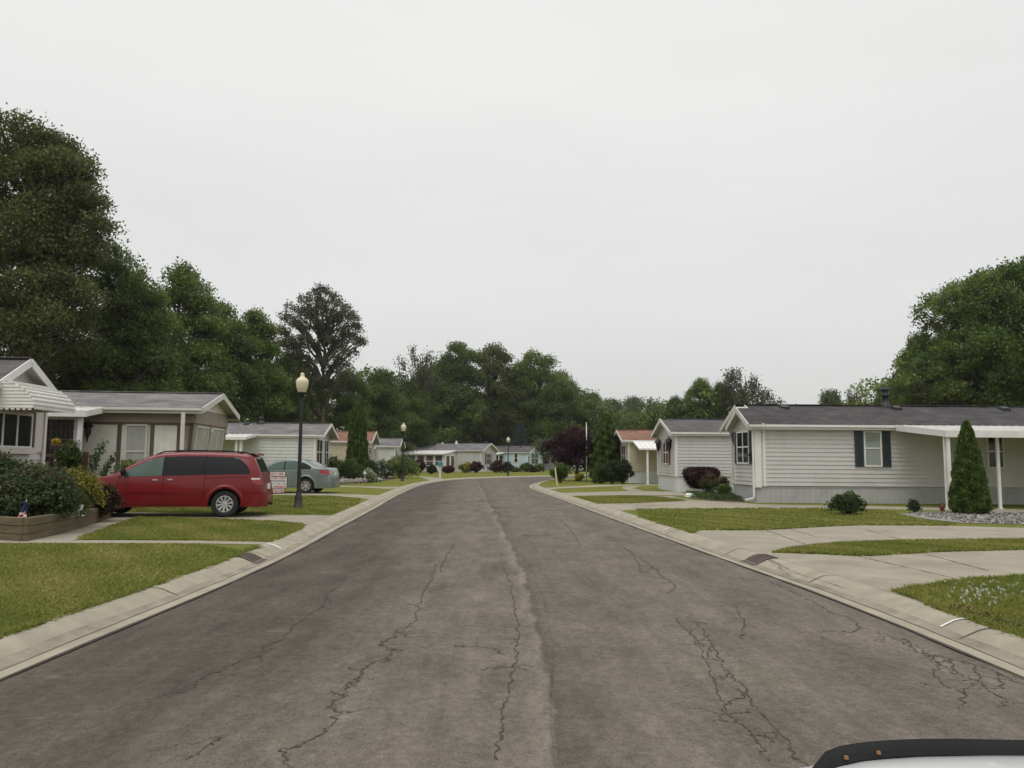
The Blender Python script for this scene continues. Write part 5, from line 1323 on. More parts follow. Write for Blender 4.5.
    def wheels(s, spokes=10, rr=.205, tw=.20, style='alloy'):
        for a in s.ax:
            for sg in (-1, 1):
                w_ = empty('wheel', (a, sg * (s.hw(a)[0] * .985 - tw / 2 - .015), s.r)); w_.parent = s.root
                R = s.r; mb = MB()
                mb.lathe([(rr * .98, -tw * .42), (rr * 1.02, -tw * .48), (R * .86, -tw * .5), (R * .97, -tw * .40), (R, -tw * .25), (R, tw * .25), (R * .97, tw * .40), (R * .86, tw * .5), (rr * 1.02, tw * .48), (rr * .98, tw * .42), (rr * .98, -tw * .42)], 36, axis='y')
                mb.build('tyre', T['rubber'], w_, smooth=True)
                rm = MB(); yo = sg * tw * .40
                rm.lathe([(rr * .99, yo), (rr * .99, yo + sg * .012), (rr * .90, yo + sg * .014), (rr * .88, yo - sg * .01)], 36, axis='y')
                rm.lathe([(.001, yo + sg * .004), (.05, yo + sg * .002), (.065, yo - sg * .012), (.065, yo - sg * .05)], 20, axis='y')
                for k in range(spokes):
                    t = 2 * math.pi * k / spokes + .2; dx, dz = math.cos(t), math.sin(t); px, pz = -dz, dx
                    q = []
                    for r_, hwid in ((.055, .017), (rr * .9, .030 if spokes > 8 else .04)):
                        q.append((r_, hwid))
                    for y_ in (0,):
                        A_ = [Vector((dx * q[0][0] + px * q[0][1] * e, yo - sg * .004, dz * q[0][0] + pz * q[0][1] * e)) for e in (-1, 1)]
                        B_ = [Vector((dx * q[1][0] + px * q[1][1] * e, yo + sg * .004, dz * q[1][0] + pz * q[1][1] * e)) for e in (-1, 1)]
                        d_ = Vector((0, -sg * .03, 0))
                        rm.face([A_[0], A_[1], B_[1], B_[0]]); rm.face([A_[0], B_[0], B_[0] + d_, A_[0] + d_]); rm.face([A_[1], A_[1] + d_, B_[1] + d_, B_[1]])
                rm.build('rim', T['alloy'], w_)
                h_ = MB(); h_.lathe([(.001, yo - sg * .045), (rr * .97, yo - sg * .045)], 24, axis='y'); h_.build('brake_disc', T['black'], w_)
    def handle(s, x, z, mat=None, ln=.17):
        for sg in (-1, 1):
            y = s.side(x, z)[0]; mb = MB(); mb.box((x - ln / 2, sg * y - .012, z - .016), (x + ln / 2, sg * y + .012, z + .016))
            mb.box((x - ln / 2, sg * (y + .012) - .008, z - .012), (x + ln / 2, sg * (y + .028) + .004, z + .012))
            mb.build('door_handle', mat or s.paint, s.root, bevel=.005)
    def mirror(s, x, z, mat):
        for sg in (-1, 1):
            y = s.side(x, z)[0]; mb = MB(); c = Vector((x, sg * (y + .13), z + .06)); P = []
            for t in np.linspace(0, 1, 7):
                r_ = (.10 * math.sin(math.pi * (t * .78 + .16)))
                P.append([c + Vector(((t - .5) * .12, math.cos(a) * r_ * 1.2, math.sin(a) * r_)) for a in np.linspace(0, 2 * math.pi, 15)])
            mb.grid(P); mb.bar((x - .02, sg * (y - .02), z), c + Vector((0, 0, -.03)), .05, .04); mb.build('mirror', mat, s.root, smooth=True)

# dark red minivan on the left driveway
rear = gp(224, 517.4, .0945); rzv = math.radians(9); Rv = Matrix.Rotation(rzv, 3, 'Z')
Lv, Wv, kv = 4.99, 1.96, .94
locv = Vector((rear.x, rear.y, .0945)) - Rv @ Vector((4.01, -Wv / 2 + .06, 0)) * kv
van = Car('minivan', 'dark red minivan with tinted windows parked in front of the brown and cream home', Lv, Wv,
    [(0, .58), (.03, .72), (.10, .82), (.35, .92), (.8, 1.01), (1.1, 1.06), (1.25, 1.10), (1.75, 1.40), (2.08, 1.575), (2.4, 1.655), (2.9, 1.685), (3.6, 1.685), (4.2, 1.665), (4.52, 1.635), (4.66, 1.59), (4.77, 1.38), (4.86, 1.15), (4.92, 1.0), (4.95, .78), (4.98, .66), (4.99, .45)],
    [(0, .5), (.2, .8), (.8, .93), (1.2, 1.0), (2, 1.03), (3, 1.06), (4, 1.085), (4.7, 1.10), (4.86, 1.05), (4.99, .5)], .27, (.98, 4.01), .343, T['red_paint'], locv, rzv)
van.root.scale = (kv, kv, kv)
van.arch_lip()
bl = lambda x: float(van.belt(x)[0]) + .015
tp = lambda x: float((van.top(x) - van.rim(x))[0]) - .035
van.patch('window', 1.50, 2.455, bl, lambda x: max(bl(x) + .01, tp(x)), T['car_clear'], label='clear front side window')
van.patch('window', 2.53, 3.46, bl, tp, T['tint_glass'])
van.patch('window', 3.53, lambda t: 4.62 - .34 * t ** 2.2, bl, lambda x: tp(x) - .0, T['tint_glass'])
van.patch('pillar', 2.45, 2.535, bl, tp, T['black_pl'], off=.0055, nx=3); van.patch('pillar', 3.455, 3.535, bl, tp, T['black_pl'], off=.0055, nx=3)
van.topglass('windshield', 1.30, 2.02, .93, T['tint_glass']); van.topglass('rear_window', 4.69, 4.86, .80, T['pane'])
sm_ = MB()
for pts in (((1.42, .34), (1.40, .8), (1.46, 1.03)), ((2.495, .33), (2.495, 1.06)), ((3.50, .50), (3.50, 1.09)), ((2.495, 1.09), (2.50, 1.58)), ((3.495, 1.12), (3.50, 1.58)), ((3.50, 1.0), (4.55, 1.03)), ((1.42, .335), (3.45, .335)), ((4.46, .62), (4.94, .63)), ((.28, .74), (.7, .78))): van.seam(pts, .012, .0045, mb=sm_)
sm_.build('panel_gap', T['black_pl'], van.root)
van.patch('side_moulding', 1.46, 3.50, .625, .655, T['red_paint'], off=.016, nz=3); van.patch('side_moulding', .38, .52, .60, .63, T['red_paint'], off=.012, nz=3)
van.patch('bumper', lambda t: 4.48, 4.94, .36, .60, T['red_paint'], off=.022)
van.patch('tail_lamp', lambda t: 4.60 + .10 * (1 - t), lambda t: 4.90 - .03 * t, lambda x: .83 + .10 * max(0, (4.8 - x) / .2), lambda x: 1.02, T['tail_red'], off=.011)
van.patch('reversing_lamp', 4.66, 4.86, lambda x: .965, lambda x: 1.01, T['lamp_clear'], off=.016, nz=4)
van.handle(2.30, .95, T['alloy'], .12); van.handle(2.66, .96, T['alloy'], .12); van.mirror(1.56, 1.10, T['black_pl'])
van.patch('mirror_sail', lambda t: 1.34 + .16 * t, 1.495, bl, lambda x: max(bl(x) + .01, tp(x) - .02), T['black_pl'], off=.007)
rk = MB()
for sg in (-1, 1):
    P_ = [Vector((x, sg * .60, van.roofz(x, .60) + (.035 if 2.35 < x < 4.25 else .0))) for x in (2.2, 2.4, 2.8, 3.2, 3.7, 4.2, 4.4)]; rk.tube(P_, .017, 6)
for x in (2.75, 3.85): rk.bar((x, -.6, van.roofz(x, .6) + .05), (x, .6, van.roofz(x, .6) + .05), .05, .018)
rk.build('roof_rack', T['black_pl'], van.root)
sp_ = MB(); P_ = []
for x, dz in ((4.46, .012), (4.60, .03), (4.74, .012)): P_.append([Vector((x, y, van.roofz(4.46, 0) + dz - abs(y) * .03)) for y in np.linspace(-.6, .6, 9)])
sp_.grid(P_); sp_.grid([P_[2], [p + Vector((-.02, 0, -.05)) for p in P_[2]]]); sp_.build('spoiler', T['red_paint'], van.root, smooth=True)
ht = MB(); ht.bar((4.35, 0, .31), (5.08, 0, .31), .07, .07); ht.bar((4.5, -.55, .31), (4.5, .55, .31), .07, .07); ht.bar((4.62, -.5, .26), (5.0, -.5, .28), .06, .05); ht.build('tow_hitch', T['black'], van.root)
van.patch('headlamp', .10, .42, lambda x: .70, lambda x: .80, T['lamp_clear'], off=.01, nz=4)
lp = MB(); lp.box((4.955, -.16, .70), (4.985, .16, .85)); lp.build('number_plate', T['sign_white'], van.root)
st = MB()          # seats and steering wheel seen through the clear front window
for y in (-.45, .40):
    st = MB(); st.box((2.15, y - .24, .5), (2.65, y + .24, .80)); st.obox((2.62, y, .78), (0, 1, 0), (1, 0, 0), (-.24, .24), (-.06, .08), (0, .52), up=(.18, 0, .98)); st.box((2.72, y - .12, 1.30), (2.82, y + .12, 1.47)); st.build('seat', T['black_pl'], van.root)
st = MB(); st.box((1.35, -.7, .8), (1.75, .7, 1.02)); st.build('dashboard', T['black_pl'], van.root, bevel=.03)
van.wheels(10, .215, .21)

# grey-green sedan
rs = gp(305.5, 493.4, .0945); rzs = math.radians(-4); Rs = Matrix.Rotation(rzs, 3, 'Z'); Ws = 1.72
locs = Vector((rs.x, rs.y, .0945)) - Rs @ Vector((3.42, -Ws / 2 + .06, 0))
sed = Car('sedan', 'grey green four door sedan parked on the second left driveway', 4.45, Ws,
    [(0, .5), (.05, .66), (.25, .75), (.9, .88), (1.3, .96), (1.45, 1.0), (2.0, 1.33), (2.35, 1.43), (2.8, 1.45), (3.1, 1.42), (3.35, 1.36), (3.85, 1.10), (4.0, 1.07), (4.32, 1.06), (4.38, 1.0), (4.40, .8), (4.44, .62), (4.45, .42)],
    [(0, .45), (.2, .68), (.9, .82), (1.5, .92), (3.0, .98), (4.0, .99), (4.3, .97), (4.45, .4)], .22, (.82, 3.42), .315, T['green_paint'], locs, rzs)
sed.arch_lip()
bl2 = lambda x: float(sed.belt(x)[0]) + .02
tp2 = lambda x: float((sed.top(x) - sed.rim(x))[0]) - .02
sed.patch('window', 1.62, 2.46, bl2, lambda x: max(bl2(x) + .01, tp2(x)), T['car_clear']); sed.patch('window', 2.52, 3.16, bl2, tp2, T['car_clear'])
sed.patch('window', 3.20, 3.62, bl2, lambda x: max(bl2(x) + .01, tp2(x)), T['tint_glass'], label='small tinted rear quarter window')
sed.topglass('windshield', 1.50, 2.22, .9, T['tint_glass']); sed.topglass('rear_window', 3.30, 3.80, .88, T['pane'])
sm_ = MB()
for pts in (((1.50, .3), (1.5, .85)), ((2.49, .3), (2.49, 1.38)), ((3.18, .98), (3.18, 1.32)), ((3.17, .62), (3.2, .95)), ((1.5, .29), (3.0, .29)), ((3.9, .72), (4.38, .74)), ((3.86, .99), (4.3, .985))): sed.seam(pts, .014, .004, mb=sm_)
sm_.build('panel_gap', T['black_pl'], sed.root)
sed.patch('pillar', 2.46, 2.52, bl2, tp2, T['black_pl'], off=.005, nx=3)
sed.patch('tail_lamp', 4.02, 4.37, lambda x: .78 + .06 * (4.37 - x) / .35, lambda x: .965, T['tail_red'], off=.010)
sed.patch('bumper', 3.95, 4.40, .34, .66, T['green_paint'], off=.02)
sed.handle(2.36, .86); sed.handle(3.05, .88); sed.mirror(1.66, .97, T['green_paint'])
lp = MB(); lp.box((4.41, -.16, .74), (4.432, .16, .88)); lp.build('number_plate', T['sign_white'], sed.root)
st = MB()
for x, y in ((2.1, -.38), (2.1, .38), (2.95, -.38), (2.95, .38)): st = MB(); st.box((x, y - .2, .4), (x + .4, y + .2, .62)); st.obox((x + .36, y, .6), (0, 1, 0), (1, 0, 0), (-.2, .2), (-.06, .06), (0, .5), up=(.2, 0, .98)); st.box((x + .44, y - .1, 1.08), (x + .52, y + .1, 1.24)); st.build('seat', T['black_pl'], sed.root)
sed.wheels(7, .20, .185)

# the white car the picture was taken beside: only its bonnet edge with a dark deflector shows
wl, ww = 4.7, 1.9
own = Car('car', 'white car with a black deflector along its bonnet edge, at the lower right corner', wl, ww,
    [(0, .55), (.04, .74), (.12, .88), (.18, .905), (.30, .930), (1.2, 1.02), (1.35, 1.04), (1.9, 1.3), (2.3, 1.40), (3.2, 1.40), (4.0, 1.2), (4.5, .95), (4.66, .8), (4.7, .5)],
    [(0, .48), (.2, .80), (1.0, .90), (1.4, .96), (3.8, 1.0), (4.5, .9), (4.7, .45)], .24, (.9, 3.6), .34, T['white_paintcar'], (1.30, 1.80, .0), math.radians(-90))
own.root.location.z = 0.035
own.arch_lip(); own.wheels(7, .21, .2); own.topglass('windshield', 1.36, 1.95, .9, T['tint_glass'])
own.patch('window', 1.75, 2.6, lambda x: float(own.belt(x)[0]) + .02, lambda x: max(float(own.belt(x)[0]) + .03, float((own.top(x) - own.rim(x))[0]) - .02), T['tint_glass'])
own.patch('window', 2.66, 3.6, lambda x: float(own.belt(x)[0]) + .02, lambda x: max(float(own.belt(x)[0]) + .03, float((own.top(x) - own.rim(x))[0]) - .02), T['tint_glass'])
own.patch('headlamp', .10, .48, lambda x: .66, lambda x: .78, T['lamp_clear'], off=.01, nz=4)
P_ = []
for y in np.linspace(-.80, .80, 41):
    q = abs(y) / .80; xf = .15 + .22 * q ** 4; z0 = own.roofz(xf + .006, y * .98)
    drop = .06 * max(0, (q - .88) / .12) ** 1.6
    P_.append([Vector((xf + .006, y, z0 + .001 - drop)), Vector((xf + .000, y, z0 + .010 - drop)), Vector((xf - .014, y, z0 + .026 - drop)), Vector((xf - .022, y, z0 + .023 - drop)), Vector((xf + .0, y, z0 - .03 - drop))])
df = MB(); df.grid(P_); dfo = df.build('bonnet_deflector', T['black_pl'], own.root, smooth=True)
for k in (3, 5):
    cl = MB(); p = P_[k][0].lerp(P_[k][1], .5); cl.lathe([(.001, .003), (.0036, .002), (.005, -.003)], 10, p + Vector((0, 0, .006))); cl.build('clip', T['amber'], dfo)

# ------------------------------------------------------------------ street furniture
def make_lamp(h=3.98):
    root = empty('street_lamp', (0, 0, 0)); mb = MB()
    mb.lathe([(.14, -.05), (.14, .06), (.115, .08), (.115, .30), (.095, .36), (.075, .42), (.062, .50), (.055, 1.2), (.045, h - .75), (.045, h - .72)], 16)
    mb.build('post', T['black'], root, smooth=True)
    cp = MB(); cp.lathe([(.045, h - .74), (.075, h - .72), (.10, h - .66), (.11, h - .62), (.12, h - .60), (.11, h - .585), (.001, h - .585)], 16); cp.build('collar', T['black'], root, smooth=True)
    gl = MB(); gl.lathe([(.10, h - .59), (.125, h - .55), (.165, h - .44), (.185, h - .32), (.18, h - .25), (.145, h - .185), (.085, h - .15), (.062, h - .11), (.055, h - .07), (.062, h - .045), (.04, h - .02), (.001, h)], 20); gl.build('globe', T['globe'], root, smooth=True)
    return root
lamp = make_lamp(); GR = 'street lamps along the left kerb'
put(lamp, gp(298.2, 508), label='black street lamp with cream globe nearest the camera, beside the red and white sign', cat='street lamp', group=GR)
l2 = copy_tree(lamp); put(l2, gp(402.5, 481), label='black street lamp with cream globe beside the white home with the porch roof', cat='street lamp', group=GR)
l3 = copy_tree(lamp); put(l3, gp(508, 476), sc=.93, label='farthest street lamp, standing before the light blue home', cat='street lamp', group=GR)
# hanging sign on a bracket beside the first lamp
sp0 = gp(298.2, 508); ps = empty('sign', sp0 + Vector((-.13, -.06, 0)), 0, 'stacked white and red lettered sign boards on a bracket beside the nearest street lamp', 'sign')
Ys = sp0.y - .06
def spx(px, py): p = at(px, py, Ys); return Vector((p.x, 0, p.z)) - Vector((sp0.x - .13, 0, .09))
arm = MB(); arm.bar(spx(268.5, 493.5), spx(297, 492.5), .03, .03); arm.bar(spx(269.3, 471), spx(268.5, 493.5), .02, .02, up=Vector((0, 1, 0))); arm.build('bracket', T['black'], ps)
random.seed(3)
for (x0, y0, x1, y1, lines) in ((270.2, 472.0, 285.4, 475.8, [('r', .8)]), (269.2, 476.6, 287.0, 488.2, [('r', 1), ('d', .8), ('d', .45), ('r', .95)]), (268.8, 488.8, 284.4, 493.0, [('r', .9)])):
    A_, B_ = spx(x0, y1), spx(x1, y0); bd = MB(); bd.box((A_.x, -.012, A_.z), (B_.x, .012, B_.z)); bo = bd.build('board', T['sign_white'], ps)
    fr = MB(); e_ = .012
    for lo, hi in (((A_.x - e_, -.014, A_.z - e_), (A_.x, .014, B_.z + e_)), ((B_.x, -.014, A_.z - e_), (B_.x + e_, .014, B_.z + e_)), ((A_.x, -.014, A_.z - e_), (B_.x, .014, A_.z)), ((A_.x, -.014, B_.z), (B_.x, .014, B_.z + e_))): fr.box(lo, hi)
    fr.build('edge', T['black'], bo)
    lr, ld = MB(), MB(); n = len(lines); H_ = (B_.z - A_.z) / n
    for i, (cl_, k) in enumerate(lines):
        z1 = B_.z - H_ * i - H_ * .5; hh = H_ * .36 * k; x = A_.x + .025
        while x < B_.x - .045:
            w_ = random.uniform(.028, .045); tgt = lr if cl_ == 'r' else ld
            if random.random() < .86:
                s_ = .009 if cl_ == 'r' else .007
                tgt.box((x, -.0145, z1 - hh), (x + s_, -.0122, z1 + hh)); tgt.box((x, -.0144, z1 + hh - s_), (x + w_ - .01, -.0123, z1 + hh))
                if random.random() < .6: tgt.box((x + w_ - .01 - s_, -.0143, z1 - hh), (x + w_ - .01, -.0124, z1 + hh))
                if random.random() < .6: tgt.box((x, -.0142, z1 - s_ / 2), (x + w_ - .01, -.0125, z1 + s_ / 2))
                if random.random() < .5: tgt.box((x, -.0141, z1 - hh), (x + w_ - .01, -.0126, z1 - hh + s_))
            x += w_
    if lr.v: lr.build('lettering', T['sign_red'], bo)
    if ld.v: ld.build('lettering', T['sign_dark'], bo)
# yellow marker post, flagpole, mailbox sign
yp = empty('marker_post', gp(557.5, 485.8), 0, 'leaning pale yellow marker post at the inside of the road bend', 'post'); mb = MB(); mb.bar((0, 0, -.1), (-.14, 0, 1.02), .085, .085); yo = mb.build('post', T['yellow_paint'], yp, bevel=.01); mb = MB(); mb.bar((-.135, 0, 1.02), (-.14, 0, 1.06), .10, .10); mb.build('cap', T['yellow_paint'], yp)
fpl = at(586.5, 470, 57.5); fp = empty('flagpole', (fpl.x, fpl.y, .09), 0, 'thin white flagpole rising before the purple leaved tree', 'flagpole'); mb = MB(); mb.tube([(0, 0, -.05), (0, 0, 2.2), (0.0, 0, 4.15)], [.05, .045, .03], 8); mb.build('pole', T['trim'], fp, smooth=True); mb = MB(); mb.lathe([(.001, 4.22), (.05, 4.18), (.05, 4.14), (.001, 4.1)], 10); mb.build('finial', T['trim'], fp, smooth=True); mb = MB(); mb.lathe([(.04, 2.12), (.06, 2.14), (.06, 2.22), (.04, 2.24)], 8); mb.build('cleat', T['black'], fp)
ml = gp(440, 478); mp_ = empty('mailbox', ml, .3, 'dark green mailbox on a white post at the lawn edge before the sunroom', 'mailbox'); mb = MB(); mb.box((-.06, -.06, -.1), (.06, .06, 1.0)); mb.box((-.06, -.25, .92), (.06, .30, .99)); mb.build('post', T['paint_white'], mp_)
mb = MB(); P_ = []
for y in (-.3, .3): P_.append([Vector((.17 * math.cos(t), y, 1.12 + (.2 * math.sin(t) if t > 0 else 0))) for t in np.linspace(0, math.pi, 12)] + [Vector((-.17, y, .99)), Vector((.17, y, .99))])
mb.grid(P_); mb.face(P_[0]); mb.face(P_[1]); mb.build('box', T['teal'], mp_); mb = MB(); mb.box((.175, -.1, 1.1), (.19, -.06, 1.32)); mb.build('signal_flag', T['sign_red'], mp_)

# ------------------------------------------------------------------ left planter, porch and ornaments
pk = [gp(-34, 537.5), gp(24, 541.5), gp(60, 533.5), gp(86, 526.0), gp(108, 517.6)]
pl_ = empty('planter_wall', pk[1], 0, 'low weathered timber retaining wall around the left shrubs', 'planter wall'); hts = [.42, .42, .40, .36, .30]
for i in range(4):
    p, q = pk[i] - pk[1], pk[i + 1] - pk[1]
    for k in range(3):
        h0 = hts[i] / 3; tb = MB(); d_ = (q - p).normalized(); o_ = (k % 2) * .02
        tb.bar(p + Vector((0, 0, h0 * (k + .5) - .02)) - d_ * .03, q + Vector((0, 0, h0 * (k + .5) * hts[i + 1] / hts[i] - .02)), .13 - o_, h0 - .008)
        tb.build('timber', T['wood'], pl_, bevel=.008)
back = [gp(112, 513) - pk[1], gp(60, 511) - pk[1], gp(-60, 512) - pk[1]]
bed = poly_sheet('soil_bed', [p for p in pk] + [gp(112, 512), gp(60, 508), gp(-80, 510)], .34, T['soil'])
def shrub_at(o, px, py, z=None, Y=None, **k): p = gp(px, py) if Y is None else at(px, 460, Y); p = Vector((p.x, p.y, .09 if z is None else z)); return put(o, p, **k)
shrub_at(make_shrub('shrub', 21, 1.05, .85, 1.04, 17000, .062, L['rhodo'], nl=14, clump=.12, mat2=L['redtip'], frac2=.14), 28, 0, .30, Y=15.2, label='large dark green shrub with reddish tips behind the small flag', cat='shrub')
shrub_at(make_shrub('shrub', 31, .8, .7, 1.3, 11000, .062, L['rhodo'], nl=10, clump=.12, mat2=L['redtip'], frac2=.10), -8, 0, .30, Y=15.1, label='dark green shrub cut off by the left edge, before the awning window', cat='shrub')
shrub_at(make_shrub('shrub', 22, .50, .5, .98, 4200, .07, L['redtip'], nl=8, clump=.09, mat2=L['rhodo'], frac2=.4, top2=False), 60, 0, .28, Y=15.6, label='mottled red and green shrub between the dark shrub and the golden one', cat='shrub')
shrub_at(make_shrub('shrub', 23, .66, .6, 1.04, 8500, .055, L['gold'], nl=10, clump=.10, mat2=L['shrub'], frac2=.3, top2=False), 75, 0, .26, Y=16.4, label='golden green shrub beside the front of the red minivan', cat='shrub')
shrub_at(make_shrub('shrub', 24, .52, .5, .74, 5000, .05, L['barberry'], nl=8, clump=.08, mat2=L['yew'], frac2=.35, top2=False), 105, 0, .18, Y=18.0, label='low dark purple shrub at the corner of the timber planter', cat='shrub')
# climbing greenery on the porch rail and tall sprays by the cream wall
shrub_at(make_shrub('shrub', 25, .42, .3, 1.1, 2600, .07, L['shrub'], nl=8, clump=.1, mat2=L['redtip'], frac2=.1), 70, 0, .9, Y=22.4, label='leafy climber hanging over the red brown porch rail', cat='shrub')
for o in list(bpy.data.objects):
    pass
def sprays(name, seed, px, Y, specs, label):
    rng = np.random.default_rng(seed); b0 = at(px, 470, Y); root = empty(name, (b0.x, Y, .09), 0, label, 'plant'); mb = MB(); P = []
    for (tx, ty) in specs:
        e_ = np.array(at(tx, ty, Y)) - np.array((b0.x, Y, .09)); pts = []
        for t in np.linspace(0, 1, 9): q = e_ * t + np.array([0, 0, .25 * e_[2] * math.sin(math.pi * t) * .5]) + rng.normal(size=3) * .02; pts.append(q)
        mb.tube(pts, [.014 - .011 * i / 8 for i in range(9)], 5, caps=False)
        for t in np.linspace(.45, 1, 26): q = e_ * t + np.array([0, 0, .125 * e_[2] * math.sin(math.pi * t)]); P += [q + rng.normal(size=3) * .045 for _ in range(3)]
    P = np.array(P); mb.build('stem', T['bark'], root); quads_object('foliage', leaf_quads(rng, P, .075, .2), rng.normal(.5, .2, len(P)), L['rhodo'], root)
sprays('tall_plant', 41, 88, 22.6, [(101, 444), (97, 450), (92, 455), (105, 442)], 'tall leafy stems leaning right against the cream wall below the lantern')
sprays('tall_plant', 42, 98, 22.2, [(113, 455), (108, 462), (104, 468), (116, 452)], 'second spray of thin leafy stems, just left of the minivan bonnet')
shrub_at(make_shrub('shrub', 26, .42, .4, 1.55, 2200, .07, L['lime'], nl=7, clump=.1), 129, 0, .09, Y=22.9, label='yellow green shrub under the curtained window behind the minivan', cat='shrub')
shrub_at(make_shrub('shrub', 27, .9, .5, .8, 1800, .07, L['shrub'], nl=8, clump=.1), 92, 0, .09, Y=22.7, label='low leafy plants along the foot of the cream wall', cat='shrub')
pc = at(61, 460, 22.8); prl = empty('porch', (pc.x, 22.8, .09), math.radians(5), 'red brown wooden porch rail with slatted sides', 'porch'); mb = MB()
for k in range(11): mb.box((-.75 + k * .13, -.02, .5), (-.70 + k * .13, .02, 1.45))
mb.build('slat', T['trim'], prl); mb = MB(); mb.box((-.8, -.05, 1.44), (.72, .05, 1.52)); mb.box((-.8, -.04, .42), (.72, .04, .50)); mb.build('rail', T['redwood'], prl)
for x in (-.80, -.12, .66): mb = MB(); mb.box((x - .06, -.06, -.05), (x + .06, .06, 1.58)); mb.build('post', T['redwood'], prl)
mb = MB(); mb.box((-.85, 0, .30), (.75, .75, .42)); mb.build('deck', T['redwood'], prl)
bk = at(55.8, 443, 21.8); hb = make_shrub('flower_basket', 43, .26, .24, .36, 900, .05, L['yflower'], nl=7, clump=.06, mat2=L['shrub'], frac2=.3, top2=False); put(hb, (bk.x, bk.y, bk.z - .1), sc=.62, label='basket of yellow flowers at the porch corner', cat='flower basket')
mb = MB(); mb.lathe([(.001, -.12), (.12, -.10), (.2, .06), (.2, .1)], 12); mb.build('basket', T['brown_trim'], hb); mb = MB(); mb.tube([(0, 0, .05), (0, 0, .95)], .006, 4); mb.build('hanger', T['black'], hb)
# flag and white garden figure
fg = empty('flag', (at(22, 500, 13.85).x, 13.85, .42), 0, 'small drooping striped flag on a stick in the timber planter', 'flag'); Yf = 13.85
def fpx(px, py): p = at(px, py, Yf); return Vector((p.x, 0, p.z)) - Vector((fg.location.x, 0, .42))
mb = MB(); mb.tube([fpx(20.5, 528) + Vector((0, 0, -.1)), fpx(24.5, 512), fpx(26.6, 499.5)], .007, 6); mb.build('stick', T['trim'], fg)
top_, bot_ = fpx(26.2, 502), fpx(20.8, 523); rows = []
def cloth(t, q):       # t along the hanging length, q across
    c = top_.lerp(bot_, t); wdt = .06 + .10 * t; return c + Vector(((q - .45) * wdt * 1.25, .02 * math.sin(q * 9 + t * 4) - .015, 0))
cr, cw, cb = MB(), MB(), MB(); NQ = 9
for k in range(NQ):
    for i in range(10):
        t0, t1 = i / 10, (i + 1) / 10; q0, q1 = k / NQ, (k + 1) / NQ
        sh = .10 * k / NQ
        quad = [cloth(t0, q0), cloth(t0, q1), cloth(t1, q1), cloth(t1, q0)]
        if i < 5: cb.face(quad)
        else: (cr if (i + (k > 4)) % 2 == 0 else cw).face(quad)
for m_, ob in (('flag_red', cr), ('paint_white', cw), ('flag_blue', cb)): ob.build('cloth', T[m_], fg, smooth=True)
stp = gp(81, 518); gn = empty('garden_figure', (*at(80.5, 515, 16.0)[:2], .36), .5, 'small white garden figure on the planter edge beside the golden shrub', 'garden figure'); mb = MB()
mb.lathe([(.10, 0), (.105, .03), (.07, .05), (.085, .12), (.075, .17), (.035, .20), (.06, .235), (.065, .28), (.045, .32), (.001, .34)], 14); mb.bar((.05, -.05, .17), (.12, -.03, .08), .04, .04); mb.bar((-.05, -.05, .17), (-.11, -.05, .07), .04, .04); mb.build('body', T['paint_white'], gn, smooth=True); gn.scale = (.68, .68, .68)
g2 = empty('garden_figure', (*at(63.5, 470, 20.5)[:2], .55), .2, 'white garden figure standing before the porch rail', 'garden figure'); mb = MB(); mb.lathe([(.12, -.5), (.12, -.04), (.10, 0), (.06, .06), (.08, .22), (.09, .34), (.04, .40), (.065, .46), (.06, .53), (.001, .57)], 12); mb.build('body', T['paint_white'], g2, smooth=True)

# ------------------------------------------------------------------ shrubs on the right
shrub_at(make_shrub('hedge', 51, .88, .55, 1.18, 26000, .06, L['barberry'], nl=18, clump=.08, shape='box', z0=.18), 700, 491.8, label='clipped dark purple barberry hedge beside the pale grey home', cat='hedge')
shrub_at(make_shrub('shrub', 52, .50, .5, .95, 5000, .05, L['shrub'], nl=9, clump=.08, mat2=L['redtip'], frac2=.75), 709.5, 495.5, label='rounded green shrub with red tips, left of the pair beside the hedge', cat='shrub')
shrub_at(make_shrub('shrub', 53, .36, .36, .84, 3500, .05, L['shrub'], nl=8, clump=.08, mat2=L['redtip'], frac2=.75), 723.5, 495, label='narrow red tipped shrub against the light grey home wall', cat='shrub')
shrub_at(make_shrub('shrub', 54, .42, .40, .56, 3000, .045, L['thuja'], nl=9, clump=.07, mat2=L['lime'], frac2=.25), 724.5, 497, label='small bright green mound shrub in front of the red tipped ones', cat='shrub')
gc = MB(); rng = np.random.default_rng(55); poly = G([(686, 494), (742, 496.5), (743, 501.3), (712, 500.3), (692, 497.5)]); A_ = np.array([(p.x, p.y) for p in poly]); P = rng.uniform(A_.min(0), A_.max(0), (9000, 2)); P = P[inside(P, poly)]; P3 = np.concatenate([P, rng.uniform(.10, .26, (len(P), 1)) ** 1.0], 1)
tag(quads_object('ground_cover', leaf_quads(rng, P3, .06, .3), rng.normal(.4, .2, len(P3)), L['shrub']), kind='stuff')
tag(poly_sheet('soil_bed', G([(684, 493), (742, 495), (744, 502), (712, 501), (690, 498)]), .100, T['soil']), kind='structure')
def rock(name, seed, loc, sx, sy, sz, label, mat=None, group=None):
    rng_ = random.Random(seed); bm = bmesh.new(); bmesh.ops.create_icosphere(bm, subdivisions=2, radius=1)
    for v in bm.verts: v.co = Vector((v.co.x * sx, v.co.y * sy, v.co.z * sz)) * rng_.uniform(.82, 1.15)
    me = bpy.data.meshes.new(name); bm.to_mesh(me); bm.free(); me.materials.append(mat or T['stone']); o = bpy.data.objects.new(name, me); COL.objects.link(o); o.location = loc; return tag(o, label, 'stone', group)
p = gp(689.5, 497); rock('stone', 1, p + Vector((0, 0, .05)), .22, .15, .11, 'pale stone at the front corner of the right planting bed', T['paint_white'])
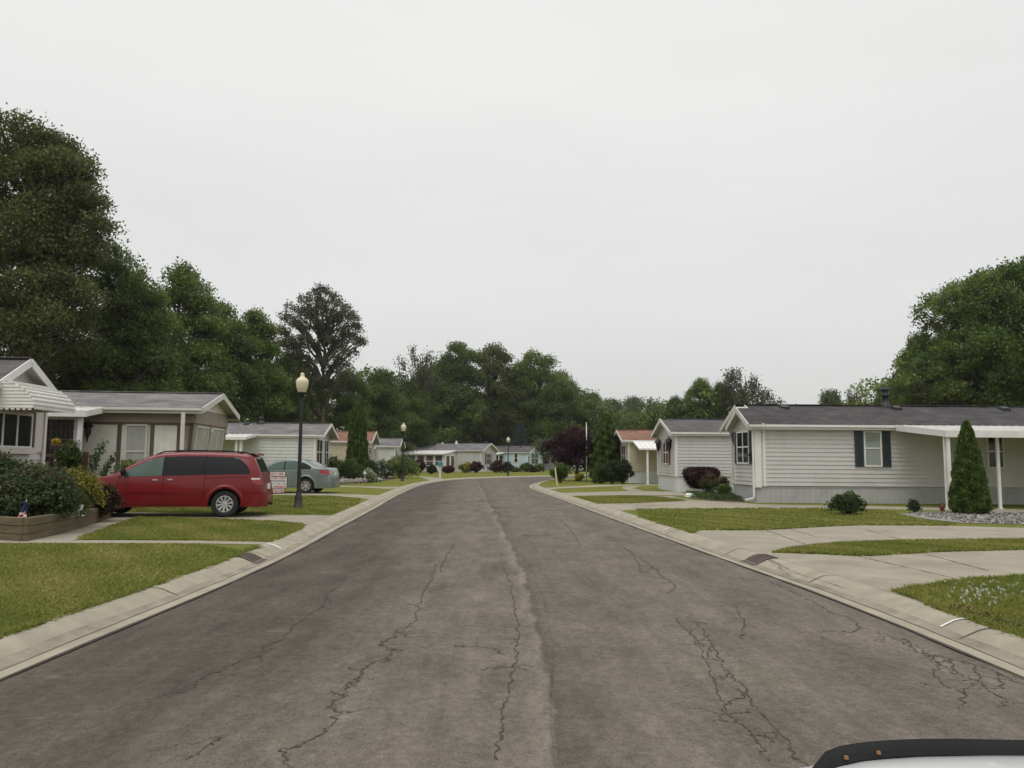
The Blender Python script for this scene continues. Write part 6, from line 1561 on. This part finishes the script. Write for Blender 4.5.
shrub_at(make_shrub('shrub', 56, .50, .42, .62, 4200, .06, L['yew'], nl=10, clump=.09, mat2=L['shrub'], frac2=.25), 848, 514.8, label='dark green rounded shrub on the lawn before the light grey home', cat='shrub')
shrub_at(make_shrub('shrub', 57, .17, .17, .40, 1400, .05, L['yew'], nl=6, clump=.06, mat2=L['spruce'], frac2=.3), 914.5, 513, label='tiny dark shrub at the corner of the gravel bed', cat='shrub')
cz = make_cone('arborvitae', 58, 2.62, .54, 42000, .055, L['thuja'], power=.62, fluff=.045); put(cz, gp(970.5, 514.3), label='dense conical arborvitae in the gravel before the carport', cat='arborvitae')
pr_ = gp(942.3, 510.8); cn = empty('canister', pr_, 0, 'small dark red canister beside the carport post', 'canister'); mb = MB(); mb.lathe([(.001, 0), (.11, 0), (.115, .02), (.115, .22), (.10, .27), (.05, .30), (.04, .36), (.001, .37)], 14); mb.build('body', T['dark_red'], cn, smooth=True); mb = MB(); mb.tube([(-.07, 0, .28), (-.06, 0, .38), (.06, 0, .38), (.07, 0, .28)], .012, 6); mb.build('handle', T['black'], cn); cn.scale = (.6, .6, .6)
# inside of the bend
shrub_at(make_shrub('shrub', 61, .62, .6, 1.22, 2600, .12, L['shrub'], nl=10, clump=.14, shape='vase'), 560.5, 483, label='loose leafy shrub beside the yellow marker post', cat='shrub')
shrub_at(make_shrub('shrub', 62, .36, .36, .62, 1400, .08, L['gold'], nl=8, clump=.09, mat2=L['yflower'], frac2=.12), 579.5, 481.6, label='small golden mound shrub near the purple leaved tree', cat='shrub')
plum = make_tree('purple_leaf_tree', 63, 3.45, 2.15, .6, 20, 22000, .15, L['plum'], clump=.30, shell=.55); pp = gp(592, 481); put(plum, pp + Vector((-1.1, 0, 0)), label='dark purple leaved tree behind the flagpole', cat='tree')
y2 = make_cone('arborvitae', 64, 4.75, 1.15, 30000, .13, L['thuja'], power=.55, fluff=.16); put(y2, Vector((at(607, 480, 57).x, 57, .09)), label='tall arborvitae beside the orange roofed home', cat='arborvitae')
for i, (px, rx, h, se, lab) in enumerate(((612, .85, 1.55, 65, 'dark rounded yew, left half of the pair before the tan home'), (622.5, .72, 1.6, 66, 'dark rounded yew touching the corner of the tan home'))):
    shrub_at(make_shrub('shrub', se, rx, .7, h, 5200, .09, L['yew'], nl=10, clump=.12), px, 0, .09, Y=51.5 + i * .3, label=lab, cat='shrub')
shrub_at(make_cone('arborvitae', 67, 1.25, .42, 3500, .09, L['thuja'], power=.5), 598.5, 0, .09, Y=52, label='small bright green cone shrub left of the yews', cat='arborvitae')
# ------------------------------------------------------------------ left garden beds
al = make_cone('arborvitae', 71, 5.0, .70, 42000, .13, L['thuja'], twin=True, power=.50, fluff=.10); put(al, Vector((at(357, 470, 54).x, 54, .09)), .1, label='tall twin topped arborvitae on the left beyond the sedan', cat='arborvitae')
rw = MB(); q0, q1, q2 = gp(336, 484.6), gp(362, 483), gp(380, 481.5)
bw = empty('rock_border', q0, 0, 'low grey rock border around the garden bed beyond the sedan', 'rock border'); random.seed(8)
for k in range(26):
    t = k / 25; p = (q0.lerp(q1, t * 2) if t < .5 else q1.lerp(q2, t * 2 - 1)) - q0
    o = rock('rock', 100 + k, p + Vector((random.uniform(-.1, .1), random.uniform(-.15, .15), .12)), random.uniform(.16, .28), .16, random.uniform(.12, .22), None, T['stone']); del o['category']; o.parent = bw
poly_sheet('soil_bed', G([(330, 484.8), (382, 481.4), (402, 477.5), (380, 476.5), (320, 479)]), .096, T['soil'])
LB = [(332, 50, 1.15, 1.6, L['shrub'], L['lime'], .35, 'feathery yellow green shrub behind the sedan boot'), (326, 52, .5, 1.7, L['shrub'], L['wflower'], .25, 'pale flowering shrub at the corner of the off white home'), (349, 49.5, .92, 1.55, L['shrub'], None, 0, 'round green bush before the twin topped arborvitae'),
      (368, 50.5, .55, .80, L['lime'], L['wflower'], .2, 'low pale green bush at the right end of the rock border'), (371, 58, .7, 1.5, L['rhodo'], None, 0, 'dark bush under the small porch roof of the white home'), (381, 62, .7, 1.35, L['rhodo'], L['wflower'], .2, 'grey green flowering bush by the porch post'), (386.5, 64, .55, 1.0, L['gold'], L['yflower'], .35, 'yellow flowering clump before the white home')]
for i, (px, Y, rx, h, m1, m2, fr_, lab) in enumerate(LB):
    shrub_at(make_shrub('shrub', 80 + i, rx, rx * .8, h, 2400, .11, m1, nl=9, clump=.14, mat2=m2, frac2=fr_, top2=False), px, 0, .09, Y=Y, label=lab, cat='shrub')
shrub_at(make_shrub('shrub', 90, 1.9, 1.3, 1.75, 6500, .13, L['lime'], nl=13, clump=.2, mat2=L['shrub'], frac2=.25, top2=False), 402, 0, .09, Y=63, label='broad arching pale green shrub behind the second street lamp', cat='shrub')
FB = [(420.5, 92, .8, 1.5, L['plum'], 'purple shrub before the sunroom windows'), (431.5, 84, .5, .85, L['yew'], 'thin dark shrub before the sunroom'), (448.5, 90, .9, .75, L['barberry'], 'low red brown bush at the sunroom corner'), (466.5, 94, 1.0, 1.15, L['gold'], 'golden yellow bush before the grey sunroom home'), (476.5, 94, .95, 1.35, L['plum'], 'round purple bush beside the golden yellow one'),
      (496.5, 95, 1.15, 1.35, L['barberry'], 'wide dark purple bush left of the farthest street lamp'), (506, 97, .9, 1.3, L['yew'], 'dark green bush behind the farthest street lamp'), (515.5, 104, .7, .5, L['rhodo'], 'low grey green plants at the foot of the blue home'), (527, 104, 1.0, 1.1, L['shrub'], 'green bush before the corner of the blue home'), (538.5, 106, .95, 1.0, L['shrub'], 'green bush under the framed window of the blue home'), (533, 102, .5, .5, L['plum'], 'small dark bush between the two green ones by the blue home')]
for i, (px, Y, rx, h, m1, lab) in enumerate(FB):
    shrub_at(make_shrub('shrub', 120 + i, rx, rx * .8, h, 1500, .2, m1, nl=8, clump=.2), px, 0, .09, Y=Y, label=lab, cat='shrub')
# garden lamp sign in the bed
wsn = empty('garden_sign', Vector((at(365, 470, 49.6).x, 49.6, .09)), 0, 'small white pointed sign above the rock border', 'garden sign'); mb = MB(); mb.box((-.02, -.02, -.05), (.02, .02, .9)); mb.build('stake', T['trim'], wsn); mb = MB(); mb.face([(-.16, -.03, .72), (.16, -.03, .72), (.16, -.03, .86), (0, -.03, 1.02), (-.16, -.03, .86)]); mb.face([(-.16, .0, .72), (.16, .0, .72), (.16, .0, .86), (0, .0, 1.02), (-.16, .0, .86)]); 
mb.box((-.158, -.028, .722), (.158, -.002, .858)); mb.build('board', T['sign_white'], wsn); wsn.scale = (.55, .55, .75)

# ------------------------------------------------------------------ trees
V1 = make_tree('tree', 201, 19, 5.6, 1.5, 48, 80000, .22, L['oak'], clump=.62, rag=.5)
V2 = make_tree('tree', 202, 16, 4.6, .8, 34, 62000, .23, L['maple'], clump=.6, rag=.35)
V3 = make_tree('tree', 203, 15, 4.2, .6, 32, 52000, .23, L['dark'], clump=.6, rag=.4)
V4 = make_tree('tree', 204, 16, 5.2, .6, 36, 52000, .31, L['maple'], clump=.7, rag=.35)
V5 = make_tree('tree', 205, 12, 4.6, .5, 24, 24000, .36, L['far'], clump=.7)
V7 = make_airy_tree('tree', 207, 11, 3.6, 7000, .26, L['ash'], .6)
V8 = make_tree('tree', 208, 15.5, 5.6, .8, 40, 68000, .25, L['maple'], clump=.65, shell=.7, rag=.35)
VH = {'V1': (V1, 19.6, 5.6), 'V2': (V2, 16.5, 4.7), 'V3': (V3, 15.5, 4.4), 'V4': (V4, 16.5, 5.3), 'V5': (V5, 12.4, 4.7), 'V7': (V7, 11, 3.6), 'V8': (V8, 16, 5.8)}
used = set()
def tree_at(v, px, ytop, wpx, Y, label, rz=None, group=None):
    src, h, R = VH[v]; p = at(px, 460, Y); H_ = at(px, ytop, Y).z - .09; sx = wpx / 800 * Y / 2 / R; sz = H_ / h
    o = src if v not in used else copy_tree(src); used.add(v)
    put(o, (p.x, Y, .09), rz if rz is not None else (px * 1.7) % 6.28, (sx, sx, sz), label, 'tree', group)
TR = [
 ('V1', -75, 150, 190, 50, 'tall tree cut off by the left edge of the view'), ('V2', 128, 285, 105, 60, 'mid green tree between the tallest tree and the pointed one'), ('V3', 152, 330, 80, 62, 'short dark tree low behind the brown and cream home'), ('V3', 283, 352, 70, 84, 'dark low tree in front of the open grey green tree'), ('V2', 346, 370, 60, 92, 'green tree just right of the open grey green tree'), ('V3', 380, 368, 64, 98, 'dark tree behind the white home with the porch roof'), 
 ('V7', 416, 352, 42, 112, 'thin crowned tree rising left of the central clump'), ('V3', 405, 378, 60, 110, 'dark low tree below the thin crowned one'), ('V4', 440, 362, 66, 128, 'leafy tree at the left shoulder of the central clump'), ('V3', 518, 372, 70, 136, 'dark tree filling the gap behind the blue home'), ('V8', 563, 378, 60, 138, 'rounded tree sloping down right of the central clump'),
 ('V4', 592, 392, 50, 160, 'tree with a pointed top behind the purple leaved one'), ('V5', 612, 398, 48, 195, 'hazy pale tree left of the far ridge of woods'), ('V5', 634, 396, 46, 205, 'hazy pale tree in the middle of the far ridge'), ('V5', 655, 402, 44, 215, 'hazy pale tree at the right end of the far ridge'), ('V5', 585, 404, 50, 180, 'hazy tree seen past the flagpole top'),
 ('V3', 676, 394, 26, 100, 'narrow dark tree above the pale grey home gable'), ('V2', 702, 377, 42, 100, 'round topped tree behind the pale grey home'), ('V3', 722, 380, 34, 98, 'dark tree between the round topped and the airy one'), ('V7', 747, 370, 52, 96, 'airy tree leaning right above the light grey home gable'),
 ('V5', 832, 389, 44, 105, 'small rounded tree above the long dark roof, left of the flue'), ('V7', 862, 392, 34, 105, 'thin pale tree just left of the flue'), ('V5', 886, 387, 36, 95, 'pale small tree just right of the flue'),
 ('V3', 915, 348, 62, 66, 'lower dark tree at the left foot of the big right tree'), ('V8', 1045, 285, 120, 54, 'big tree cut off by the right edge of the view'), ('V2', 925, 330, 60, 62, 'green tree half in front of the big rounded right tree'), ('V3', 985, 350, 120, 62, 'dark tree below the big rounded right tree'),
]
for q in TR: tree_at(*q)
lobe_tree('tree', 221, 47, 20, [(16, 141, 17), (42, 147, 20), (59, 153, 19), (75, 173, 18), (2, 159, 24), (60, 181, 26), (30, 189, 30), (85, 205, 20), (98, 229, 15), (-8, 209, 32), (63, 217, 26), (79, 247, 20), (40, 237, 32), (89, 258, 13), (57, 258, 26), (15, 262, 36), (69, 288, 22), (45, 300, 32), (-10, 310, 34), (87, 300, 14), (20, 350, 40), (61, 330, 26)], 90000, .19, L['oak'], 'tallest broad oak like tree at the left edge, highest crown in view', clump=.5)
lobe_tree('tree', 222, 54, 112, [(102, 268, 13), (119, 256, 11), (126, 276, 13), (106, 292, 18), (140, 292, 15), (155, 302, 11), (128, 310, 20), (152, 322, 14), (104, 330, 24), (140, 345, 24), (120, 370, 28), (158, 365, 20), (90, 365, 26), (110, 405, 30), (150, 405, 26)], 62000, .19, L['dark'], 'lower dark tree leaning right from the tallest tree', clump=.45)
lobe_tree('tree', 223, 66, 188, [(187, 276, 9), (180, 286, 11), (195, 288, 11), (172, 302, 13), (190, 306, 16), (206, 308, 12), (166, 328, 17), (190, 332, 20), (212, 330, 14), (175, 358, 22), (204, 358, 20), (190, 390, 28), (160, 390, 22), (216, 390, 20)], 56000, .21, L['maple'], 'pointed green tree behind the brown and cream home roof', clump=.5)
lobe_tree('tree', 224, 74, 226, [(221, 313, 10), (212, 326, 11), (232, 328, 11), (222, 345, 17), (240, 350, 14), (208, 356, 15), (228, 376, 20), (246, 385, 18), (212, 395, 20), (232, 410, 24)], 42000, .23, L['dark'], 'dark tree right of the pointed green tree', clump=.5)
lobe_tree('tree', 225, 78, 258, [(257, 322, 10), (248, 335, 11), (266, 334, 10), (256, 352, 15), (271, 354, 11), (244, 366, 14), (262, 376, 18), (276, 384, 14), (250, 400, 20), (270, 408, 20)], 42000, .23, L['maple'], 'rounded tree left of the open grey green tree', clump=.5)
lobe_tree('tree', 230, 86, 321, [(328, 297, 8), (317, 302, 8), (308, 304, 7), (340, 306, 8), (298, 312, 8), (348, 316, 8), (290, 320, 8), (329, 312, 9), (312, 316, 9), (339, 322, 9), (355, 328, 8), (284, 334, 8), (300, 328, 9), (320, 330, 10), (345, 336, 9), (358, 342, 7), (283, 346, 7), (296, 346, 9), (311, 346, 9), (333, 346, 10), (350, 354, 8), (300, 360, 8), (340, 364, 8), (290, 358, 7), (325, 366, 8), (286, 372, 7), (306, 377, 8), (346, 379, 8), (326, 384, 9), (292, 386, 8)], 27000, .20, L['ash'], 'open grey green tree with bare limbs showing, standing above its neighbours', clump=.42, shell=.5)
lobe_tree('tree', 226, 128, 462, [(457, 352, 10), (466, 360, 11), (447, 364, 10), (458, 375, 15), (472, 380, 14), (444, 384, 13), (461, 400, 18), (447, 412, 16), (472, 412, 17), (458, 430, 18)], 40000, .30, L['dark'], 'tall left tree of the central clump behind the sunroom home', clump=.7)
lobe_tree('tree', 227, 133, 494, [(494, 353, 10), (484, 362, 11), (504, 362, 10), (494, 374, 14), (510, 378, 11), (480, 384, 13), (498, 394, 17), (514, 400, 13), (482, 410, 16), (500, 420, 18), (514, 424, 15), (486, 434, 16)], 44000, .30, L['oak'], 'tall middle tree of the central clump, yellowish green', clump=.7)
lobe_tree('tree', 228, 134, 540, [(532, 362, 10), (546, 366, 10), (522, 374, 12), (540, 380, 14), (558, 382, 11), (528, 394, 15), (548, 398, 15), (566, 396, 12), (534, 414, 17), (556, 416, 16), (572, 412, 12), (540, 434, 17), (564, 434, 15), (522, 430, 14)], 50000, .29, L['maple'], 'broad right tree of the central clump behind the blue home', clump=.7)
lobe_tree('tree', 229, 58, 985, [(1002, 277, 12), (984, 281, 11), (1022, 282, 13), (970, 289, 11), (992, 292, 14), (954, 296, 11), (938, 304, 9), (1012, 300, 16), (974, 306, 14), (945, 314, 11), (958, 322, 13), (990, 318, 16), (1036, 306, 16), (976, 336, 17), (1012, 330, 18), (950, 342, 13), (1038, 340, 18), (936, 356, 11), (964, 360, 16), (996, 356, 18), (1026, 366, 18), (914, 364, 7), (946, 376, 13), (924, 378, 10), (980, 384, 18), (1010, 392, 20), (905, 384, 8), (940, 396, 15), (968, 408, 18)], 76000, .2, L['maple'], 'big rounded tree behind the right end of the dark roof', clump=.42, shell=.68)
sp1 = make_spruce('spruce', 211, 6.4, 2.2, 9000, .22, L['spruce']); put(sp1, Vector((at(520, 460, 127).x, 127, .09)), 0, (1.1, 1.1, 1.22), 'grey blue spruce behind the dark roof of the blue home', 'spruce')
s2 = make_airy_tree('small_tree', 212, 4.6, 1.1, 1800, .2, L['far']); put(s2, Vector((at(543.5, 460, 108).x, 108, .09)), label='slender small tree right of the blue home', cat='tree')
dt = empty('bare_tree', Vector((at(569, 460, 140).x, 133, .09)), 0, 'leafless thin tree top showing above the central clump', 'tree'); rng = np.random.default_rng(213); mb = MB(); mb.tube([(0, 0, 0), (0, 0, 8), (.2, 0, 15.6)], [.2, .14, .02], 6)
for k in range(22): z = 9 + k * .3; limb(mb, rng, (0.02, 0, z), (rng.uniform(-2, 2), rng.uniform(-1, 1), z + rng.uniform(.8, 2)), .05, .012, 4)
mb.build('trunk', T['bark'], dt)
# dense low growth that closes the woods behind the homes
lob = []; rng = np.random.default_rng(301)
for px in range(20, 150, 9): p = at(px, 460, 56); z_ = at(px, 352 + (px % 5) * 4, 56).z; lob += [(p.x, 56, z_ - 1.2, 1.7, 1.5, 1.4), (p.x, 56.5, z_ - 4, 1.9, 1.6, 2.0)]
for px, Y, yt in [(x, 48 + max(0, x) * .21, 392 - 0.03 * x) for x in range(-120, 420, 16)] + [(x, 138, 405) for x in range(400, 600, 12)] + [(x, 150, 415) for x in range(560, 700, 14)] + [(x, 100, 412) for x in range(640, 800, 14)] + [(x, 70, 395) for x in range(860, 1120, 14)]:
    yt += rng.uniform(-14, 12); p = at(px, 460, Y); zt = at(px, yt, Y).z; r_ = Y / 800 * rng.uniform(16, 26)
    lob += [(p.x, Y + rng.uniform(-1.5, 1.5), zt - r_ * .6, r_, r_, r_ * .8), (p.x + rng.uniform(-1, 1), Y + rng.uniform(-1, 1), zt * .42, r_ * 1.15, r_, max(1.2, zt * .4))]
near = [l for l in lob if l[1] < 95]; farl = [l for l in lob if l[1] >= 95]
for px in range(396, 600, 8): p = at(px, 460, 142); farl.append((p.x, 142, 3.5 + (px % 3), 3.2, 2.0, 3.6)); farl.append((p.x, 146, 7.5, 3.4, 2.0, 3.4))
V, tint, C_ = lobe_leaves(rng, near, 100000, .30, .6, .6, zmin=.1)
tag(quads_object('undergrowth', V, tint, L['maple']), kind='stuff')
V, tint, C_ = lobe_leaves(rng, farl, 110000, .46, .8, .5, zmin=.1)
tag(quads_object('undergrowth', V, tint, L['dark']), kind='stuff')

# ------------------------------------------------------------------ thin summer haze
hz, ht_, hp_, hN, hK = new_mat('haze'); ht_.nodes.clear()
ho = ht_.nodes.new('ShaderNodeOutputMaterial'); hv = ht_.nodes.new('ShaderNodeVolumePrincipled')
hv.inputs['Color'].default_value = (0.93, 0.95, 0.97, 1); hv.inputs['Density'].default_value = 0.0002; hv.inputs['Anisotropy'].default_value = 0.1
hK(hv.outputs[0], ho.inputs['Volume'])
mb = MB(); mb.box((-420, -40, -1.1), (420, 420, 34)); tag(mb.build('haze', hz), kind='stuff')
